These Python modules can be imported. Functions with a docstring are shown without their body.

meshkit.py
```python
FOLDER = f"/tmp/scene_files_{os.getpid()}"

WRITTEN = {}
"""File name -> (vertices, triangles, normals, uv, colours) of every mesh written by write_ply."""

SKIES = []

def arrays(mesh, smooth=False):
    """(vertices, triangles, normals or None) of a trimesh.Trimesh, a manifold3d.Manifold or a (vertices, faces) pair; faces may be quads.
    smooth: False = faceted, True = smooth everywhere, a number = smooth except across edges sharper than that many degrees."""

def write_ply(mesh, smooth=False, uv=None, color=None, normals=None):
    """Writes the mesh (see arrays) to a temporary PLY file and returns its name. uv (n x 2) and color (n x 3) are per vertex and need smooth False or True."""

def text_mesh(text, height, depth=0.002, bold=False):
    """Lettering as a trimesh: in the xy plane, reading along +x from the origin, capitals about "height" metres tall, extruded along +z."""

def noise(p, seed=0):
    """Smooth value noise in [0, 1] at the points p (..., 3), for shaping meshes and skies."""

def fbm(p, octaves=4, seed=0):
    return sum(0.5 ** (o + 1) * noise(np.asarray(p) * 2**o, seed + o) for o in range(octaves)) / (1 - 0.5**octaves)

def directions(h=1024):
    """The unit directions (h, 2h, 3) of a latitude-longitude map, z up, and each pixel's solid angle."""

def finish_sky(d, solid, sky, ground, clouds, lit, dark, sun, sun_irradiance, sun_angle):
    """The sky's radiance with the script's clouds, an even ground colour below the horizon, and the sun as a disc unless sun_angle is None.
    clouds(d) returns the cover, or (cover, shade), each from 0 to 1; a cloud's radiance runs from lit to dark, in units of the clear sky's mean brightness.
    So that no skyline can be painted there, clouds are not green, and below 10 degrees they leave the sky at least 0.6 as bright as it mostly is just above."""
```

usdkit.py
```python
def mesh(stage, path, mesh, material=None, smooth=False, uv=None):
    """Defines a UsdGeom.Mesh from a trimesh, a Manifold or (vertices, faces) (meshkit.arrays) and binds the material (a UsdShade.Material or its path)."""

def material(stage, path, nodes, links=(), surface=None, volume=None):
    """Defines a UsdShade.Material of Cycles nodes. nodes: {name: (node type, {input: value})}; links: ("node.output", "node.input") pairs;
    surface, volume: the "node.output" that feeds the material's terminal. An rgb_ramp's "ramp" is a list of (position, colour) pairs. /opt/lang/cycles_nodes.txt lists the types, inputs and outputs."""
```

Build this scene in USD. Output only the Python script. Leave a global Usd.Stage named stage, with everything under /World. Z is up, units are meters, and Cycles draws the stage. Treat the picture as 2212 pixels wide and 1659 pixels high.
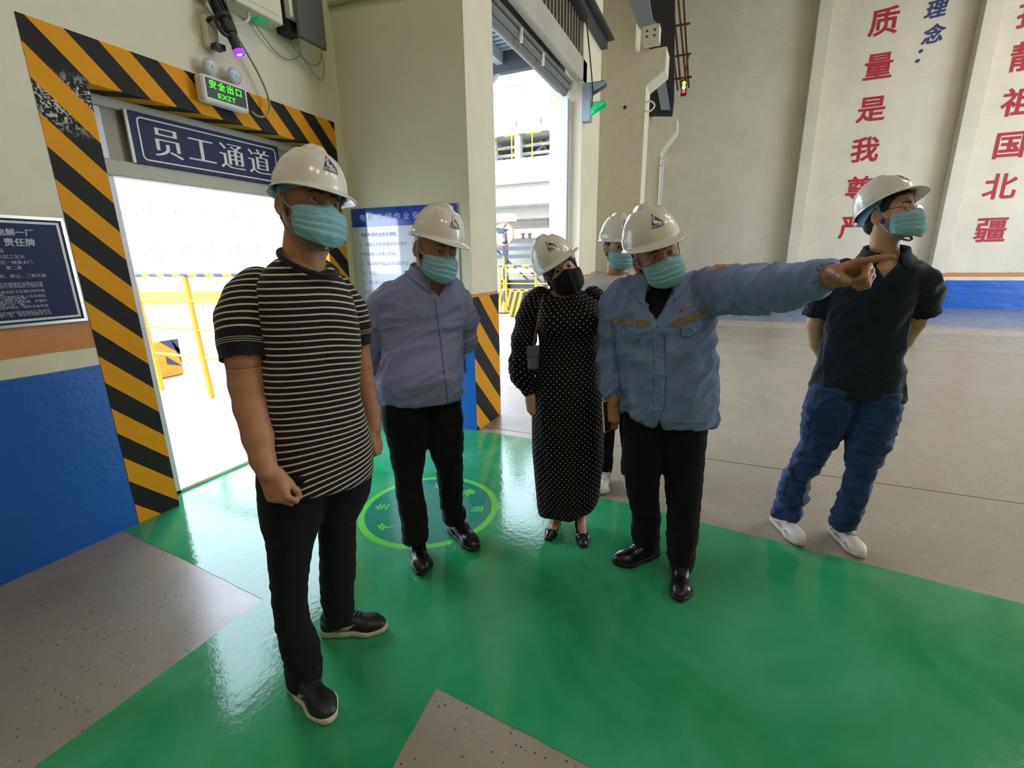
import math, glob, numpy as np, trimesh, manifold3d, usdkit, meshkit
from pxr import Usd, UsdGeom, UsdLux, Gf, Sdf
from shapely.geometry import Polygon, box as sbox, LineString
from shapely.ops import unary_union
from shapely import affinity
stage = Usd.Stage.CreateInMemory()
UsdGeom.SetStageUpAxis(stage, 'Z'); UsdGeom.SetStageMetersPerUnit(stage, 1.0)
UsdGeom.Xform.Define(stage, '/World'); UsdGeom.Scope.Define(stage, '/World/Looks')
# ------------------------------------------------------------------ camera, sky, sun, added fill lamps, exposure
cam = UsdGeom.Camera.Define(stage, '/World/camera')
cam.CreateHorizontalApertureAttr(36.0); cam.CreateVerticalApertureAttr(27.0)
cam.CreateFocalLengthAttr(16.366); cam.CreateClippingRangeAttr(Gf.Vec2f(0.05, 500))
Rw = np.array([[0.4057, -0.9139, -0.0141], [-0.2379, -0.0907, -0.9671], [0.8825, 0.3957, -0.2542]])
cm = np.eye(4); cm[0, :3], cm[1, :3], cm[2, :3], cm[3, :3] = Rw[0], -Rw[1], -Rw[2], (0, 0, 1.5)
cam.AddTransformOp().Set(Gf.Matrix4d(cm.tolist()))
cam.CreateExposureAttr(0.6)
dome = UsdLux.DomeLight.Define(stage, '/World/sky')
dome.CreateIntensityAttr(2.2); dome.CreateColorAttr(Gf.Vec3f(0.80, 0.92, 1.12))
sun = UsdLux.DistantLight.Define(stage, '/World/sun')
sun.CreateIntensityAttr(2.5); sun.CreateAngleAttr(0.53); sun.CreateColorAttr(Gf.Vec3f(1.0, 0.95, 0.86))
sun.AddRotateXYZOp().Set(Gf.Vec3f(34, 0, -62))      # high, from behind the hall's right side
for i, (lx, ly) in enumerate([(7.5, -6.6), (11.0, -7.8), (15.0, -11.0), (3.0, -9.5), (8.5, -10.2), (12.0, -11.0), (-4.0, -3.0), (-2.5, -6.5)]):  # unseen fill lamps added under the ceiling to brighten hall and foreground
    l = UsdLux.RectLight.Define(stage, '/World/added_fill_light_%03d' % i)
    l.CreateWidthAttr(1.6); l.CreateHeightAttr(1.6); l.CreateIntensityAttr(11.0)
    l.CreateColorAttr(Gf.Vec3f(1.0, 0.93, 0.80)); l.AddTranslateOp().Set(Gf.Vec3d(lx, ly, 10.4))
# ------------------------------------------------------------------ helpers
PI = math.pi
def lin(h):
    c = [int(h[i:i + 2], 16) / 255 for i in (0, 2, 4)]
    return tuple(x / 12.92 if x <= 0.04045 else ((x + 0.055) / 1.055) ** 2.4 for x in c)
def cat(*ms):
    ms = [m for m in ms if m is not None]
    return trimesh.util.concatenate([trimesh.Trimesh(*m, process=False) if isinstance(m, tuple) else m for m in ms])
def box(x0, x1, y0, y1, z0, z1, b=0.0):
    if b <= 0:
        m = trimesh.creation.box((x1 - x0, y1 - y0, z1 - z0)); m.apply_translation(((x0 + x1) / 2, (y0 + y1) / 2, (z0 + z1) / 2)); return m
    c, h = np.array([(x0 + x1) / 2, (y0 + y1) / 2, (z0 + z1) / 2]), np.array([x1 - x0, y1 - y0, z1 - z0]) / 2
    P = [c + np.array([sx, sy, sz]) * (h - b * (np.arange(3) != k)) for sx in (-1, 1) for sy in (-1, 1) for sz in (-1, 1) for k in range(3)]
    return hull(P)
def hull(P):
    m = manifold3d.Manifold.hull_points(np.asarray(P, float)).to_mesh()
    return trimesh.Trimesh(m.vert_properties[:, :3], m.tri_verts, process=False)
def tube(P, r, n=10, caps=True, flat=None):
    P = np.asarray(P, float); r = np.broadcast_to(np.asarray(r, float), (len(P),))
    T = np.gradient(P, axis=0); T /= np.maximum(np.linalg.norm(T, axis=1, keepdims=True), 1e-9)
    up = np.array([0, 0, 1.0]) if abs(T[0, 2]) < 0.9 else np.array([0, 1.0, 0])
    V = []
    u = None
    for p, t, q in zip(P, T, r):
        u = np.cross(t, up) if u is None else u - t * (u @ t)
        u /= np.linalg.norm(u); w = np.cross(t, u)
        a = np.arange(n) * 2 * PI / n
        V.append(p + q * (np.cos(a)[:, None] * u * (flat or 1) + np.sin(a)[:, None] * w))
    V = np.vstack(V); F = []
    k = len(P); i = np.arange(n); j = (i + 1) % n
    for s in range(k - 1):
        F += [np.stack([s * n + i, s * n + j, (s + 1) * n + j], 1), np.stack([s * n + i, (s + 1) * n + j, (s + 1) * n + i], 1)]
    F = np.vstack(F)
    if caps:
        V = np.vstack([V, P[0], P[-1]]); a, b = len(V) - 2, len(V) - 1
        F = np.vstack([F, np.stack([np.full(n, a), j, i], 1), np.stack([np.full(n, b), (k - 1) * n + i, (k - 1) * n + j], 1)])
    m = trimesh.Trimesh(V, F, process=False); m.invert() if m.volume < 0 else None
    return m
def spline(P, n=40):
    from scipy.interpolate import CubicSpline
    P = np.asarray(P, float); t = np.r_[0, np.cumsum(np.linalg.norm(np.diff(P, axis=0), axis=1))]
    return CubicSpline(t, P)(np.linspace(0, t[-1], n))
def lathe(prof, n=24):
    return trimesh.creation.revolve(np.asarray(prof, float), sections=n)
def frame_to(m, o, x, y):
    """moves a mesh from its own xy plane to origin o with axes x, y"""
    x, y = np.array(x, float), np.array(y, float); x /= np.linalg.norm(x); y -= x * (x @ y); y /= np.linalg.norm(y)
    T = np.eye(4); T[:3, 0], T[:3, 1], T[:3, 2], T[:3, 3] = x, y, np.cross(x, y), o
    m = m.copy(); m.apply_transform(T); return m
def prism(poly, d, o=(0, 0, 0), x=(1, 0, 0), y=(0, 1, 0)):
    ps = poly if isinstance(poly, (list, tuple)) and hasattr(poly[0], 'exterior') else [poly if hasattr(poly, 'geom_type') else Polygon(poly)]
    out = []
    for p in ps:
        for g in getattr(p, 'geoms', [p]):
            if g.geom_type == 'Polygon' and g.area > 1e-9: out.append(trimesh.creation.extrude_polygon(g, d, engine='earcut'))
    return frame_to(cat(*out), o, x, y)
_cjk = None
def glyphs(text, size, style='plain', gap=0.0, vertical=False):
    """outline of Chinese lettering as a shapely shape, size = em height in metres, reading along +x from the origin"""
    global _cjk
    from PIL import Image, ImageDraw, ImageFont
    N = 120
    if _cjk is None: _cjk = ImageFont.truetype(glob.glob('/opt/blender-*/*/datafiles/fonts/Noto Sans CJK Regular.woff2')[0], N)
    out, x = [], 0.0
    for ch in text:
        if ch == ' ': x += size * 0.5; continue
        im = Image.new('L', (N + 40, N + 40)); w = _cjk.getlength(ch)
        ImageDraw.Draw(im).text((20, 20 + N * 0.88), ch, 255, font=_cjk, anchor='ls', stroke_width={'bold': 3, 'brush': 3, 'heavy': 2}.get(style, 0))
        a = np.asarray(im) > 110
        if style == 'song':
            for _ in range(1): a = a & np.roll(a, 3, 0)
            a = a | np.roll(a, 1, 1) | np.roll(a, 2, 1) | np.roll(a, -1, 1) | np.roll(a, -2, 1)
        on = np.pad(a, ((0, 0), (1, 1))).astype(np.int8); d = np.diff(on, axis=1)
        rows, st = np.nonzero(d == 1); en = np.nonzero(d == -1)[1]
        if len(rows):
            from shapely import box as vbox
            g = unary_union(vbox(st, -rows - 1, en, -rows)).buffer(0.7).buffer(-0.7).simplify(0.9 if size > 0.06 else 1.4)
            if style == 'brush': g = affinity.skew(g, 8, 4)
            s = size / N
            out.append(affinity.affine_transform(g, [s, 0, 0, s, x - 20 * s, (20 + N * 0.88) * s]))
        x += (w / N) * size + gap
    return unary_union(out)
names = {}
def put(parent, name, m, mat=None, smooth=False, uv=None, label=None, kind=None):
    base = str(parent.GetPath()) if parent else '/World'
    k = names.get((base, name), 0); names[(base, name)] = k + 1
    p = usdkit.mesh(stage, base + '/' + name + ('_%03d' % k if k else ''), m, MAT[mat] if mat else None, smooth=smooth, uv=uv).GetPrim()
    if label: p.SetCustomDataByKey('label', label)
    if kind: p.SetCustomDataByKey('kind', kind)
    return p
def thing(name, label, category, loc=(0, 0, 0), rotz=0.0, group=None, mat4=None):
    k = names.get(('/World', name), 0); names[('/World', name)] = k + 1
    x = UsdGeom.Xform.Define(stage, '/World/' + name + ('_%03d' % k if k else ''))
    x.AddTranslateOp().Set(Gf.Vec3d(*map(float, loc)))
    if rotz: x.AddRotateZOp().Set(math.degrees(rotz))
    p = x.GetPrim(); p.SetCustomDataByKey('label', label); p.SetCustomDataByKey('category', category)
    if group: p.SetCustomDataByKey('group', group)
    return p
def struct(name, m, mat, smooth=False):
    return put(None, name, m, mat, smooth, kind='structure')
MAT = {}
def mat(name, color, rough=0.5, spec=0.5, metal=0.0, noise=0.0, nscale=6.0, bump=0.0, bscale=60.0, emit=None, trans=0.0, coat=0.0, sheen=0.0, sss=0.0, c2=None):
    color = lin(color) if isinstance(color, str) else color
    n = {'p': ('principled_bsdf', {'base_color': color, 'roughness': rough, 'specular_ior_level': spec, 'metallic': metal, 'transmission_weight': trans, 'coat_weight': coat, 'sheen_weight': sheen, 'subsurface_weight': sss, 'subsurface_scale': 0.01 if sss else 0.005})}
    L = []
    if noise or bump or c2: n['t'] = ('texture_coordinate', {})
    if noise or c2:
        d = lin(c2) if isinstance(c2, str) else c2 or tuple(c * (1 - noise) for c in color)
        n['n'] = ('noise_texture', {'scale': nscale, 'detail': 5.0, 'roughness': 0.6}); n['r'] = ('map_range', {'from_min': 0.35, 'from_max': 0.65, 'clamp': True})
        n['m'] = ('mix', {'color1': color, 'color2': d})
        L += [('t.object', 'n.vector'), ('n.fac', 'r.value'), ('r.result', 'm.fac'), ('m.color', 'p.base_color')]
    if bump:
        n['b'] = ('noise_texture', {'scale': bscale, 'detail': 4.0}); n['bb'] = ('bump', {'strength': bump, 'distance': 0.01})
        L += [('t.object', 'b.vector'), ('b.fac', 'bb.height'), ('bb.normal', 'p.normal')]
    if emit:
        n['p'][1].update({'emission_color': lin(emit[0]) if isinstance(emit[0], str) else emit[0], 'emission_strength': emit[1]})
    MAT[name] = usdkit.material(stage, '/World/Looks/' + name, n, L, surface='p.BSDF')
def hazard_mat(name, kx, ky, kz, off, yellow='e39a08', black='23211f', wear=0.0):
    n = {'g': ('geometry', {}), 's': ('separate_xyz', {}), 'a': ('math', {'math_type': 'multiply', 'value2': kx}), 'b': ('math', {'math_type': 'multiply_add', 'value2': ky}),
         'c': ('math', {'math_type': 'multiply_add', 'value2': kz}), 'd': ('math', {'math_type': 'add', 'value2': off}), 'h': ('math', {'math_type': 'multiply', 'value2': 0.5}),
         'f': ('math', {'math_type': 'fraction'}), 'q': ('math', {'math_type': 'greater_than', 'value2': 0.5}), 'm': ('mix', {'color1': lin(black), 'color2': lin(yellow)}),
         'nz': ('noise_texture', {'scale': 9.0, 'detail': 5.0}), 'nm': ('mix', {'mix_type': 'multiply', 'fac': 0.18}),
         'p': ('principled_bsdf', {'roughness': 0.6, 'specular_ior_level': 0.2})}
    L = [('g.position', 's.vector'), ('s.x', 'a.value1'), ('s.y', 'b.value1'), ('a.value', 'b.value3'), ('s.z', 'c.value1'), ('b.value', 'c.value3'), ('c.value', 'd.value1'),
         ('d.value', 'h.value1'), ('h.value', 'f.value1'), ('f.value', 'q.value1'), ('q.value', 'm.fac'), ('g.position', 'nz.vector'), ('m.color', 'nm.color1'), ('nz.color', 'nm.color2'), ('nm.color', 'p.base_color')]
    if wear:     # silvery crumpled patch of tape near the upper left corner
        n.update({'w1': ('map_range', {'from_min': 2.14, 'from_max': 2.24, 'clamp': True}), 'w2': ('map_range', {'from_min': 2.46, 'from_max': 2.38, 'clamp': True}), 'w3': ('map_range', {'from_min': 1.66, 'from_max': 1.6, 'clamp': True}),
                  'wm': ('math', {'math_type': 'multiply'}), 'wn': ('math', {'math_type': 'multiply'}), 'wt': ('noise_texture', {'scale': 46.0, 'detail': 4.0, 'distortion': 1.2}), 'wr': ('map_range', {'from_min': 0.5, 'from_max': 0.6, 'clamp': True}),
                  'wo': ('math', {'math_type': 'multiply'}), 'inv': ('math', {'math_type': 'subtract', 'value1': 1.0}), 'wq': ('math', {'math_type': 'multiply'}), 'wmix': ('mix', {'color2': (0.55, 0.53, 0.5)})})
        L = [x for x in L if x != ('nm.color', 'p.base_color')] + [('s.z', 'w1.value'), ('s.z', 'w2.value'), ('s.x', 'w3.value'), ('w1.result', 'wm.value1'), ('w2.result', 'wm.value2'), ('wm.value', 'wn.value1'), ('w3.result', 'wn.value2'),
             ('g.position', 'wt.vector'), ('wt.fac', 'wr.value'), ('wr.result', 'wo.value1'), ('wn.value', 'wo.value2'), ('q.value', 'inv.value2'), ('wo.value', 'wq.value1'), ('inv.value', 'wq.value2'), ('wq.value', 'wmix.fac'), ('nm.color', 'wmix.color1'), ('wmix.color', 'p.base_color')]
    MAT[name] = usdkit.material(stage, '/World/Looks/' + name, n, L, surface='p.BSDF')
def banded_wall(name, plaster, z_blue, z_white, z_orange, bump, bscale, amp=0.012, off=None):
    """painted plaster: blue dado, thin cream gap, orange line, cream above, with slightly wavy brushed edges"""
    def step(v):
        return ('map_range', {'from_min': v - 0.002, 'from_max': v + 0.002, 'clamp': True})
    n = {'g': ('geometry', {}), 's': ('separate_xyz', {}), 'nz': ('noise_texture', {'scale': 5.0, 'detail': 6.0}), 'ns': ('math', {'math_type': 'multiply_add', 'value2': amp, 'value3': -amp / 2}), 'z': ('math', {'math_type': 'add'}),
         's1': step(z_blue), 's2': step(z_white), 's3': step(z_orange), 'big': ('noise_texture', {'scale': 0.9, 'detail': 6.0, 'roughness': 0.65}), 'br': ('map_range', {'from_min': 0.3, 'from_max': 0.7, 'to_min': 0.86, 'to_max': 1.0}),
         'm1': ('mix', {'color1': lin('1c60b8'), 'color2': lin(plaster)}), 'm2': ('mix', {'color2': lin('c98350')}), 'm3': ('mix', {'color2': lin(plaster)}), 'mm': ('mix', {'mix_type': 'multiply', 'fac': 1.0}),
         'mp': ('mapping', {'scale': (1, 1, 1) if off is None else off}), 'bt': ('noise_texture', {'scale': bscale, 'detail': 5.0, 'roughness': 0.55}), 'bu': ('bump', {'strength': bump, 'distance': 0.02}),
         'rr': ('map_range', {'from_min': z_blue - 0.01, 'from_max': z_blue + 0.01, 'to_min': 0.32, 'to_max': 0.62, 'clamp': True}), 'p': ('principled_bsdf', {})}
    L = [('g.position', 's.vector'), ('g.position', 'nz.vector'), ('nz.fac', 'ns.value1'), ('s.z', 'z.value1'), ('ns.value', 'z.value2'), ('z.value', 's1.value'), ('z.value', 's2.value'), ('z.value', 's3.value'),
         ('s1.result', 'm1.fac'), ('s2.result', 'm2.fac'), ('m1.color', 'm2.color1'), ('s3.result', 'm3.fac'), ('m2.color', 'm3.color1'), ('g.position', 'big.vector'), ('big.fac', 'br.value'), ('m3.color', 'mm.color1'), ('br.result', 'mm.color2'),
         ('mm.color', 'p.base_color'), ('g.position', 'mp.vector'), ('mp.vector', 'bt.vector'), ('bt.fac', 'bu.height'), ('bu.normal', 'p.normal'), ('s.z', 'rr.value'), ('rr.result', 'p.roughness')]
    MAT[name] = usdkit.material(stage, '/World/Looks/' + name, n, L, surface='p.BSDF')
def floor_mat(name, ca, cb, rough, rvar, nscale, speck=None, bump=0.05, bscale=14.0, worn=None, spec=0.5):
    n = {'g': ('geometry', {}), 'n1': ('noise_texture', {'scale': nscale, 'detail': 7.0, 'roughness': 0.62, 'distortion': 0.6}), 'r1': ('map_range', {'from_min': 0.32, 'from_max': 0.68, 'clamp': True}), 'm1': ('mix', {'color1': lin(ca), 'color2': lin(cb)}),
         'n2': ('noise_texture', {'scale': bscale, 'detail': 4.0}), 'bu': ('bump', {'strength': bump, 'distance': 0.004}), 'rr': ('map_range', {'from_min': 0.3, 'from_max': 0.7, 'to_min': rough - rvar, 'to_max': rough + rvar, 'clamp': True}),
         'p': ('principled_bsdf', {'specular_ior_level': spec})}
    L = [('g.position', 'n1.vector'), ('n1.fac', 'r1.value'), ('r1.result', 'm1.fac'), ('g.position', 'n2.vector'), ('n2.fac', 'bu.height'), ('bu.normal', 'p.normal'), ('n1.fac', 'rr.value'), ('rr.result', 'p.roughness')]
    last = 'm1.color'
    if speck:
        n.update({'v': ('voronoi_texture', {'scale': 62.0}), 'vr': ('map_range', {'from_min': 0.26, 'from_max': 0.16, 'clamp': True}), 'vc': ('separate_color', {}), 'vg': ('math', {'math_type': 'greater_than', 'value2': 0.72}), 'vm': ('math', {'math_type': 'multiply'}),
                  'cr': ('rgb_ramp', {'ramp': [(0.0, lin('26221f')), (0.45, lin('4a443c')), (0.7, lin('a59f92')), (1.0, lin('c9c2b0'))]}), 'ms': ('mix', {})})
        L += [('g.position', 'v.vector'), ('v.distance', 'vr.value'), ('v.color', 'vc.color'), ('vc.r', 'vg.value1'), ('vr.result', 'vm.value1'), ('vg.value', 'vm.value2'), ('vm.value', 'ms.fac'), (last, 'ms.color1'), ('vc.g', 'cr.fac'), ('cr.color', 'ms.color2')]
        last = 'ms.color'
    if worn:     # paint with a ragged edge towards the camera side and scuffed streaks; the bare slab shows through
        n.update({'mpw': ('mapping', {'scale': (1.6, 0.35, 1)}), 'nw': ('noise_texture', {'scale': 1.6, 'detail': 7.0, 'roughness': 0.7}), 'sx': ('separate_xyz', {}), 'wr': ('map_range', {'from_min': worn, 'from_max': worn + 2.4, 'clamp': True}),
                  'wa': ('math', {'math_type': 'subtract'}), 'wg': ('map_range', {'from_min': -0.06, 'from_max': 0.04, 'clamp': True}), 'mw': ('mix', {'color1': lin('a49c8c')})})
        L += [('g.position', 'mpw.vector'), ('mpw.vector', 'nw.vector'), ('g.position', 'sx.vector'), ('sx.x', 'wr.value'), ('wr.result', 'wa.value1'), ('nw.fac', 'wa.value2'), ('wa.value', 'wg.value'), ('wg.result', 'mw.fac'), (last, 'mw.color2')]
        last = 'mw.color'
    MAT[name] = usdkit.material(stage, '/World/Looks/' + name, n, L + [(last, 'p.base_color')], surface='p.BSDF')
banded_wall('wall_paint', 'ddd6bb', 0.985, 1.08, 1.235, 0.12, 30.0)
banded_wall('far_wall_paint', 'dcd5c0', 0.797, 0.896, 1.014, 1.0, 2.6, 0.0, (1, 0.7, 2.4))
hazard_mat('door_hazard', 1 / 0.1445, 1 / 0.145, 1 / 0.1502, -0.32 - 3.1 / 0.145, wear=1)
floor_mat('slab', '90887a', '9a9283', 0.30, 0.08, 0.9, speck=True)
floor_mat('green_epoxy', '1f8a54', '43a276', 0.10, 0.05, 1.6, bump=0.14, bscale=34.0, spec=0.36)
floor_mat('blue_floor', '5f708f', '7d879a', 0.35, 0.1, 2.0, worn=11.7)
floor_mat('yard', '8d8d8d', '9b9a97', 0.6, 0.1, 0.5)
mat('cream', 'd8d2bb', 0.6, noise=0.08, bump=0.05)
mat('concrete', 'b4af9f', 0.7, noise=0.12, nscale=3.0, bump=0.1, bscale=12)
mat('bright_concrete', 'aeaba2', 0.7, noise=0.08, nscale=2.0)
mat('frame_grey', 'a9a592', 0.45, noise=0.05)
mat('panel_grey', '8f8b78', 0.5, noise=0.06)
mat('pale_frame', 'c9ccd2', 0.35)
mat('steel', '4a4d50', 0.45, metal=0.6)
mat('dark_steel', '2b2c2c', 0.6)
mat('grey_paint', '8b97a2', 0.4)
mat('sign_blue', '22294e', 0.5, 0.2)
mat('sign_white', 'c9cec4', 0.4)
mat('alum', 'c4c2b0', 0.3, metal=0.7)
mat('white_plastic', 'dcdad2', 0.35)
mat('black_plastic', '1d1d1f', 0.45)
mat('dark_box', '4b4a45', 0.5, noise=0.15, nscale=20)
mat('cable_grey', '8d8878', 0.5)
mat('cable_dark', '3a3733', 0.5)
mat('lens', 'b9c6c0', 0.15, spec=0.8)
mat('exit_face', '0c0f0c', 0.3)
mat('exit_glow', '3ae22a', 0.4, emit=('2ee01c', 0.75))
mat('violet_glow', 'b9a6ff', 0.3, emit=((0.45, 0.30, 1.0), 6.0))
mat('violet_ring', '4a1dd8', 0.3, emit=((0.16, 0.02, 0.9), 1.6))
mat('yellow_paint', 'e0a61a', 0.4, noise=0.08)
mat('dark_blue_paint', '3a4256', 0.4)
mat('red_letter', 'b01b30', 0.55, noise=0.1)
mat('blue_letter', '22306e', 0.5)
mat('facade_white', 'b9b6ae', 0.7)
mat('window_glass', '8d9699', 0.1, spec=0.8)
mat('window_frame', 'a58d78', 0.5)
mat('red_brown', '5e3526', 0.55)
mat('mirror', 'e8ecee', 0.03, metal=1.0)
mat('orange_rim', 'd9683a', 0.4)
mat('rubber_door', '6e716c', 0.5, noise=0.1, nscale=3)
mat('cladding', '7d7766', 0.55, noise=0.15, nscale=2)
mat('notice_blue', '1a49ac', 0.08, coat=0.6)
mat('notice_white', 'c4c9d2', 0.06, coat=0.9)
mat('notice_ink', '6f6d84', 0.2)
mat('notice_title', 'b9cbe8', 0.2)
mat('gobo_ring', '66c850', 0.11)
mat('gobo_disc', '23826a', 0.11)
# ------------------------------------------------------------------ the hall
struct('floor', cat(box(-8, 18.2, -12.2, 3.28, -0.3, 0.0)), 'slab')
gp = Polygon([(-8, 1.815), (1.2, 1.822), (1.285, 3.1), (1.6, 3.1), (1.6, 3.27), (3.14, 3.27), (3.14, 3.1), (3.44, 3.1), (3.56, 1.93), (3.55, 1.9), (3.53, 0.78), (2.80, 0.72), (2.745, 0.60), (2.735, 0.46), (2.66, -0.12), (2.62, -0.44), (2.51, -1.35), (2.30, -3.2), (2.1, -12), (0.8, -12), (1.076, 0.23), (1.12, 0.826), (0.834, 0.795), (-8, 0.78)])
rng = np.random.default_rng(3)
def ragged(poly, amp=0.006, step=0.05, seed=1):
    c = np.array(poly.exterior.segmentize(step).coords)[:-1]
    q = np.c_[c, np.zeros(len(c))] * 9
    d = np.stack([meshkit.fbm(q, 3, seed), meshkit.fbm(q, 3, seed + 9)], 1) - 0.5
    return Polygon(c + d * amp * 2).buffer(0)
green = ragged(gp)
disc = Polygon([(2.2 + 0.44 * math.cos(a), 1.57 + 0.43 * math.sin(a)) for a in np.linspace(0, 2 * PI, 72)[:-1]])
struct('floor_paint', prism(green, 0.0015), 'green_epoxy')
struct('floor_paint', prism(ragged(Polygon([(11.6, -12), (17.8, -12), (17.8, 1.9), (11.9, 1.9)]), 0.05, 0.3, 4), 0.0015), 'blue_floor')
struct('floor_joint', cat(box(3.66, 3.668, -12, 3.0, 0, 0.0007), box(9.6, 9.608, -12, 3.0, 0, 0.0007)), 'dark_steel')
# door wall with the staff doorway
struct('wall_left', cat(box(-8, 1.6, 3.1, 3.45, 0, 11), box(3.14, 4.06, 3.1, 3.45, 0, 11), box(1.6, 3.14, 3.1, 3.45, 2.43, 11), box(9.9, 18.2, 3.1, 3.45, 0, 11)), 'wall_paint')
pil = Polygon([(3.555, 1.95), (4.05, 1.95), (4.06, 3.1), (3.44, 3.1)])
struct('wall_pillar', prism(pil, 11), 'wall_paint')
ring = Polygon([(1.37, 0), (1.37, 2.648), (3.35, 2.648), (3.35, 0), (3.14, 0), (3.14, 2.43), (1.6, 2.43), (1.6, 0)])
struct('trim_1', cat(prism(ring, 0.003, (0, 3.1, 0), (1, 0, 0), (0, 0, 1)), box(1.6, 3.14, 3.097, 3.27, 2.426, 2.43), box(1.6, 1.604, 3.097, 3.27, 0, 2.43), box(3.136, 3.14, 3.097, 3.27, 0, 2.43)), 'door_hazard')
hazard_mat('pillar_hazard', 1.0 / 0.208, 0, 1.0 / 0.2085, -3.852 / 0.208 - 1.211 / 0.2085 + 2.0)
struct('trim_2', box(3.553, 4.052, 1.945, 1.95, 0, 1.208), 'pillar_hazard')
struct('wall_far', cat(box(17.8, 18.2, -12.2, 3.45, 0, 11)), 'far_wall_paint')
for y0, y1 in ((-2.09, -1.75), (-5.78, -5.40), (-9.43, -9.05)):
    struct('wall_far_pilaster', box(17.45, 17.8, y0, y1, 0, 11, 0.01), 'far_wall_paint')
struct('wall_right', cat(box(-8.3, 8, -12.5, -12.2, 0, 11), box(14, 18.2, -12.5, -12.2, 0, 11), box(8, 14, -12.5, -12.2, 5.2, 11)), 'wall_paint')
struct('wall_back', cat(box(-8.3, -8, -12.5, 3.45, 0, 11)), 'wall_paint')
struct('ceiling', box(-8.3, 18.2, -12.5, 3.45, 11, 11.2), 'cladding')
# jamb pillar and crane columns with corbels
struct('wall_pillar', box(8.72, 9.95, 2.5, 3.1, 0, 11, 0.01), 'wall_paint')
hazard_mat('jamb_hazard', 1.0 / 0.21, 0, 1.0 / 0.21, 0.3)
struct('trim_3', box(8.715, 9.955, 2.495, 2.5, 0, 1.22), 'jamb_hazard')
def column(x, y0, zc0, zc1, yt, zt0):
    p = Polygon([(3.1, 0), (y0, 0), (y0, zc0), (yt, zt0), (yt, zc1), (y0 + 0.28, zc1), (y0 + 0.24, 10.9), (3.1, 10.9)])
    t = thing('crane_column', LBL.pop(0), 'column', (x, 0, 0))
    put(t, 'shaft', prism(p, 0.6, (0, 0, 0), (0, 1, 0), (0, 0, 1)), 'cream')
    put(t, 'lifting_hole', lathe([(0, 0), (0.035, 0), (0.035, 0.03), (0, 0.03)], 16).apply_transform(trimesh.transformations.rotation_matrix(-PI / 2, (0, 1, 0), (0, 0, 0))).apply_translation((0.005, y0 + 0.44, zc1 - 1.05)), 'dark_steel')
    put(t, 'hook', tube(spline([(0.02, y0 + 0.02, zc1 - 1.05), (0.02, y0 - 0.17, zc1 - 1.03), (0.02, y0 - 0.2, zc1 - 1.09), (0.02, y0 - 0.17, zc1 - 1.15), (0.02, y0 + 0.02, zc1 - 1.13)], 24), 0.018, 8), 'white_plastic')
    return t
LBL = ['cream concrete crane column with a stepped corbel, the nearer one beside the roll-up doorway', 'shaded concrete crane column with a smaller corbel, the farther one against the far wall']
column(11.7, 1.935, 5.17, 5.853, 1.553, 5.424)
column(15.1, 1.99, 4.50, 5.31, 1.60, 5.0)
t = thing('steel_bracket', 'grey-blue steel strut bolted down on the tip of the nearer corbel', 'bracket', (11.65, 0, 0))
put(t, 'arm', prism(Polygon([(3.05, 8.4), (2.63, 8.4), (1.95, 6.74), (1.84, 6.31), (1.72, 6.18), (2.03, 6.16), (2.16, 6.3), (2.35, 6.82)]), 0.26, (-0.24, 0, 0), (0, 1, 0), (0, 0, 1)), 'grey_paint')
put(t, 'foot_plate', box(-0.26, 0.03, 1.68, 2.02, 5.88, 6.18), 'cream')
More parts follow.
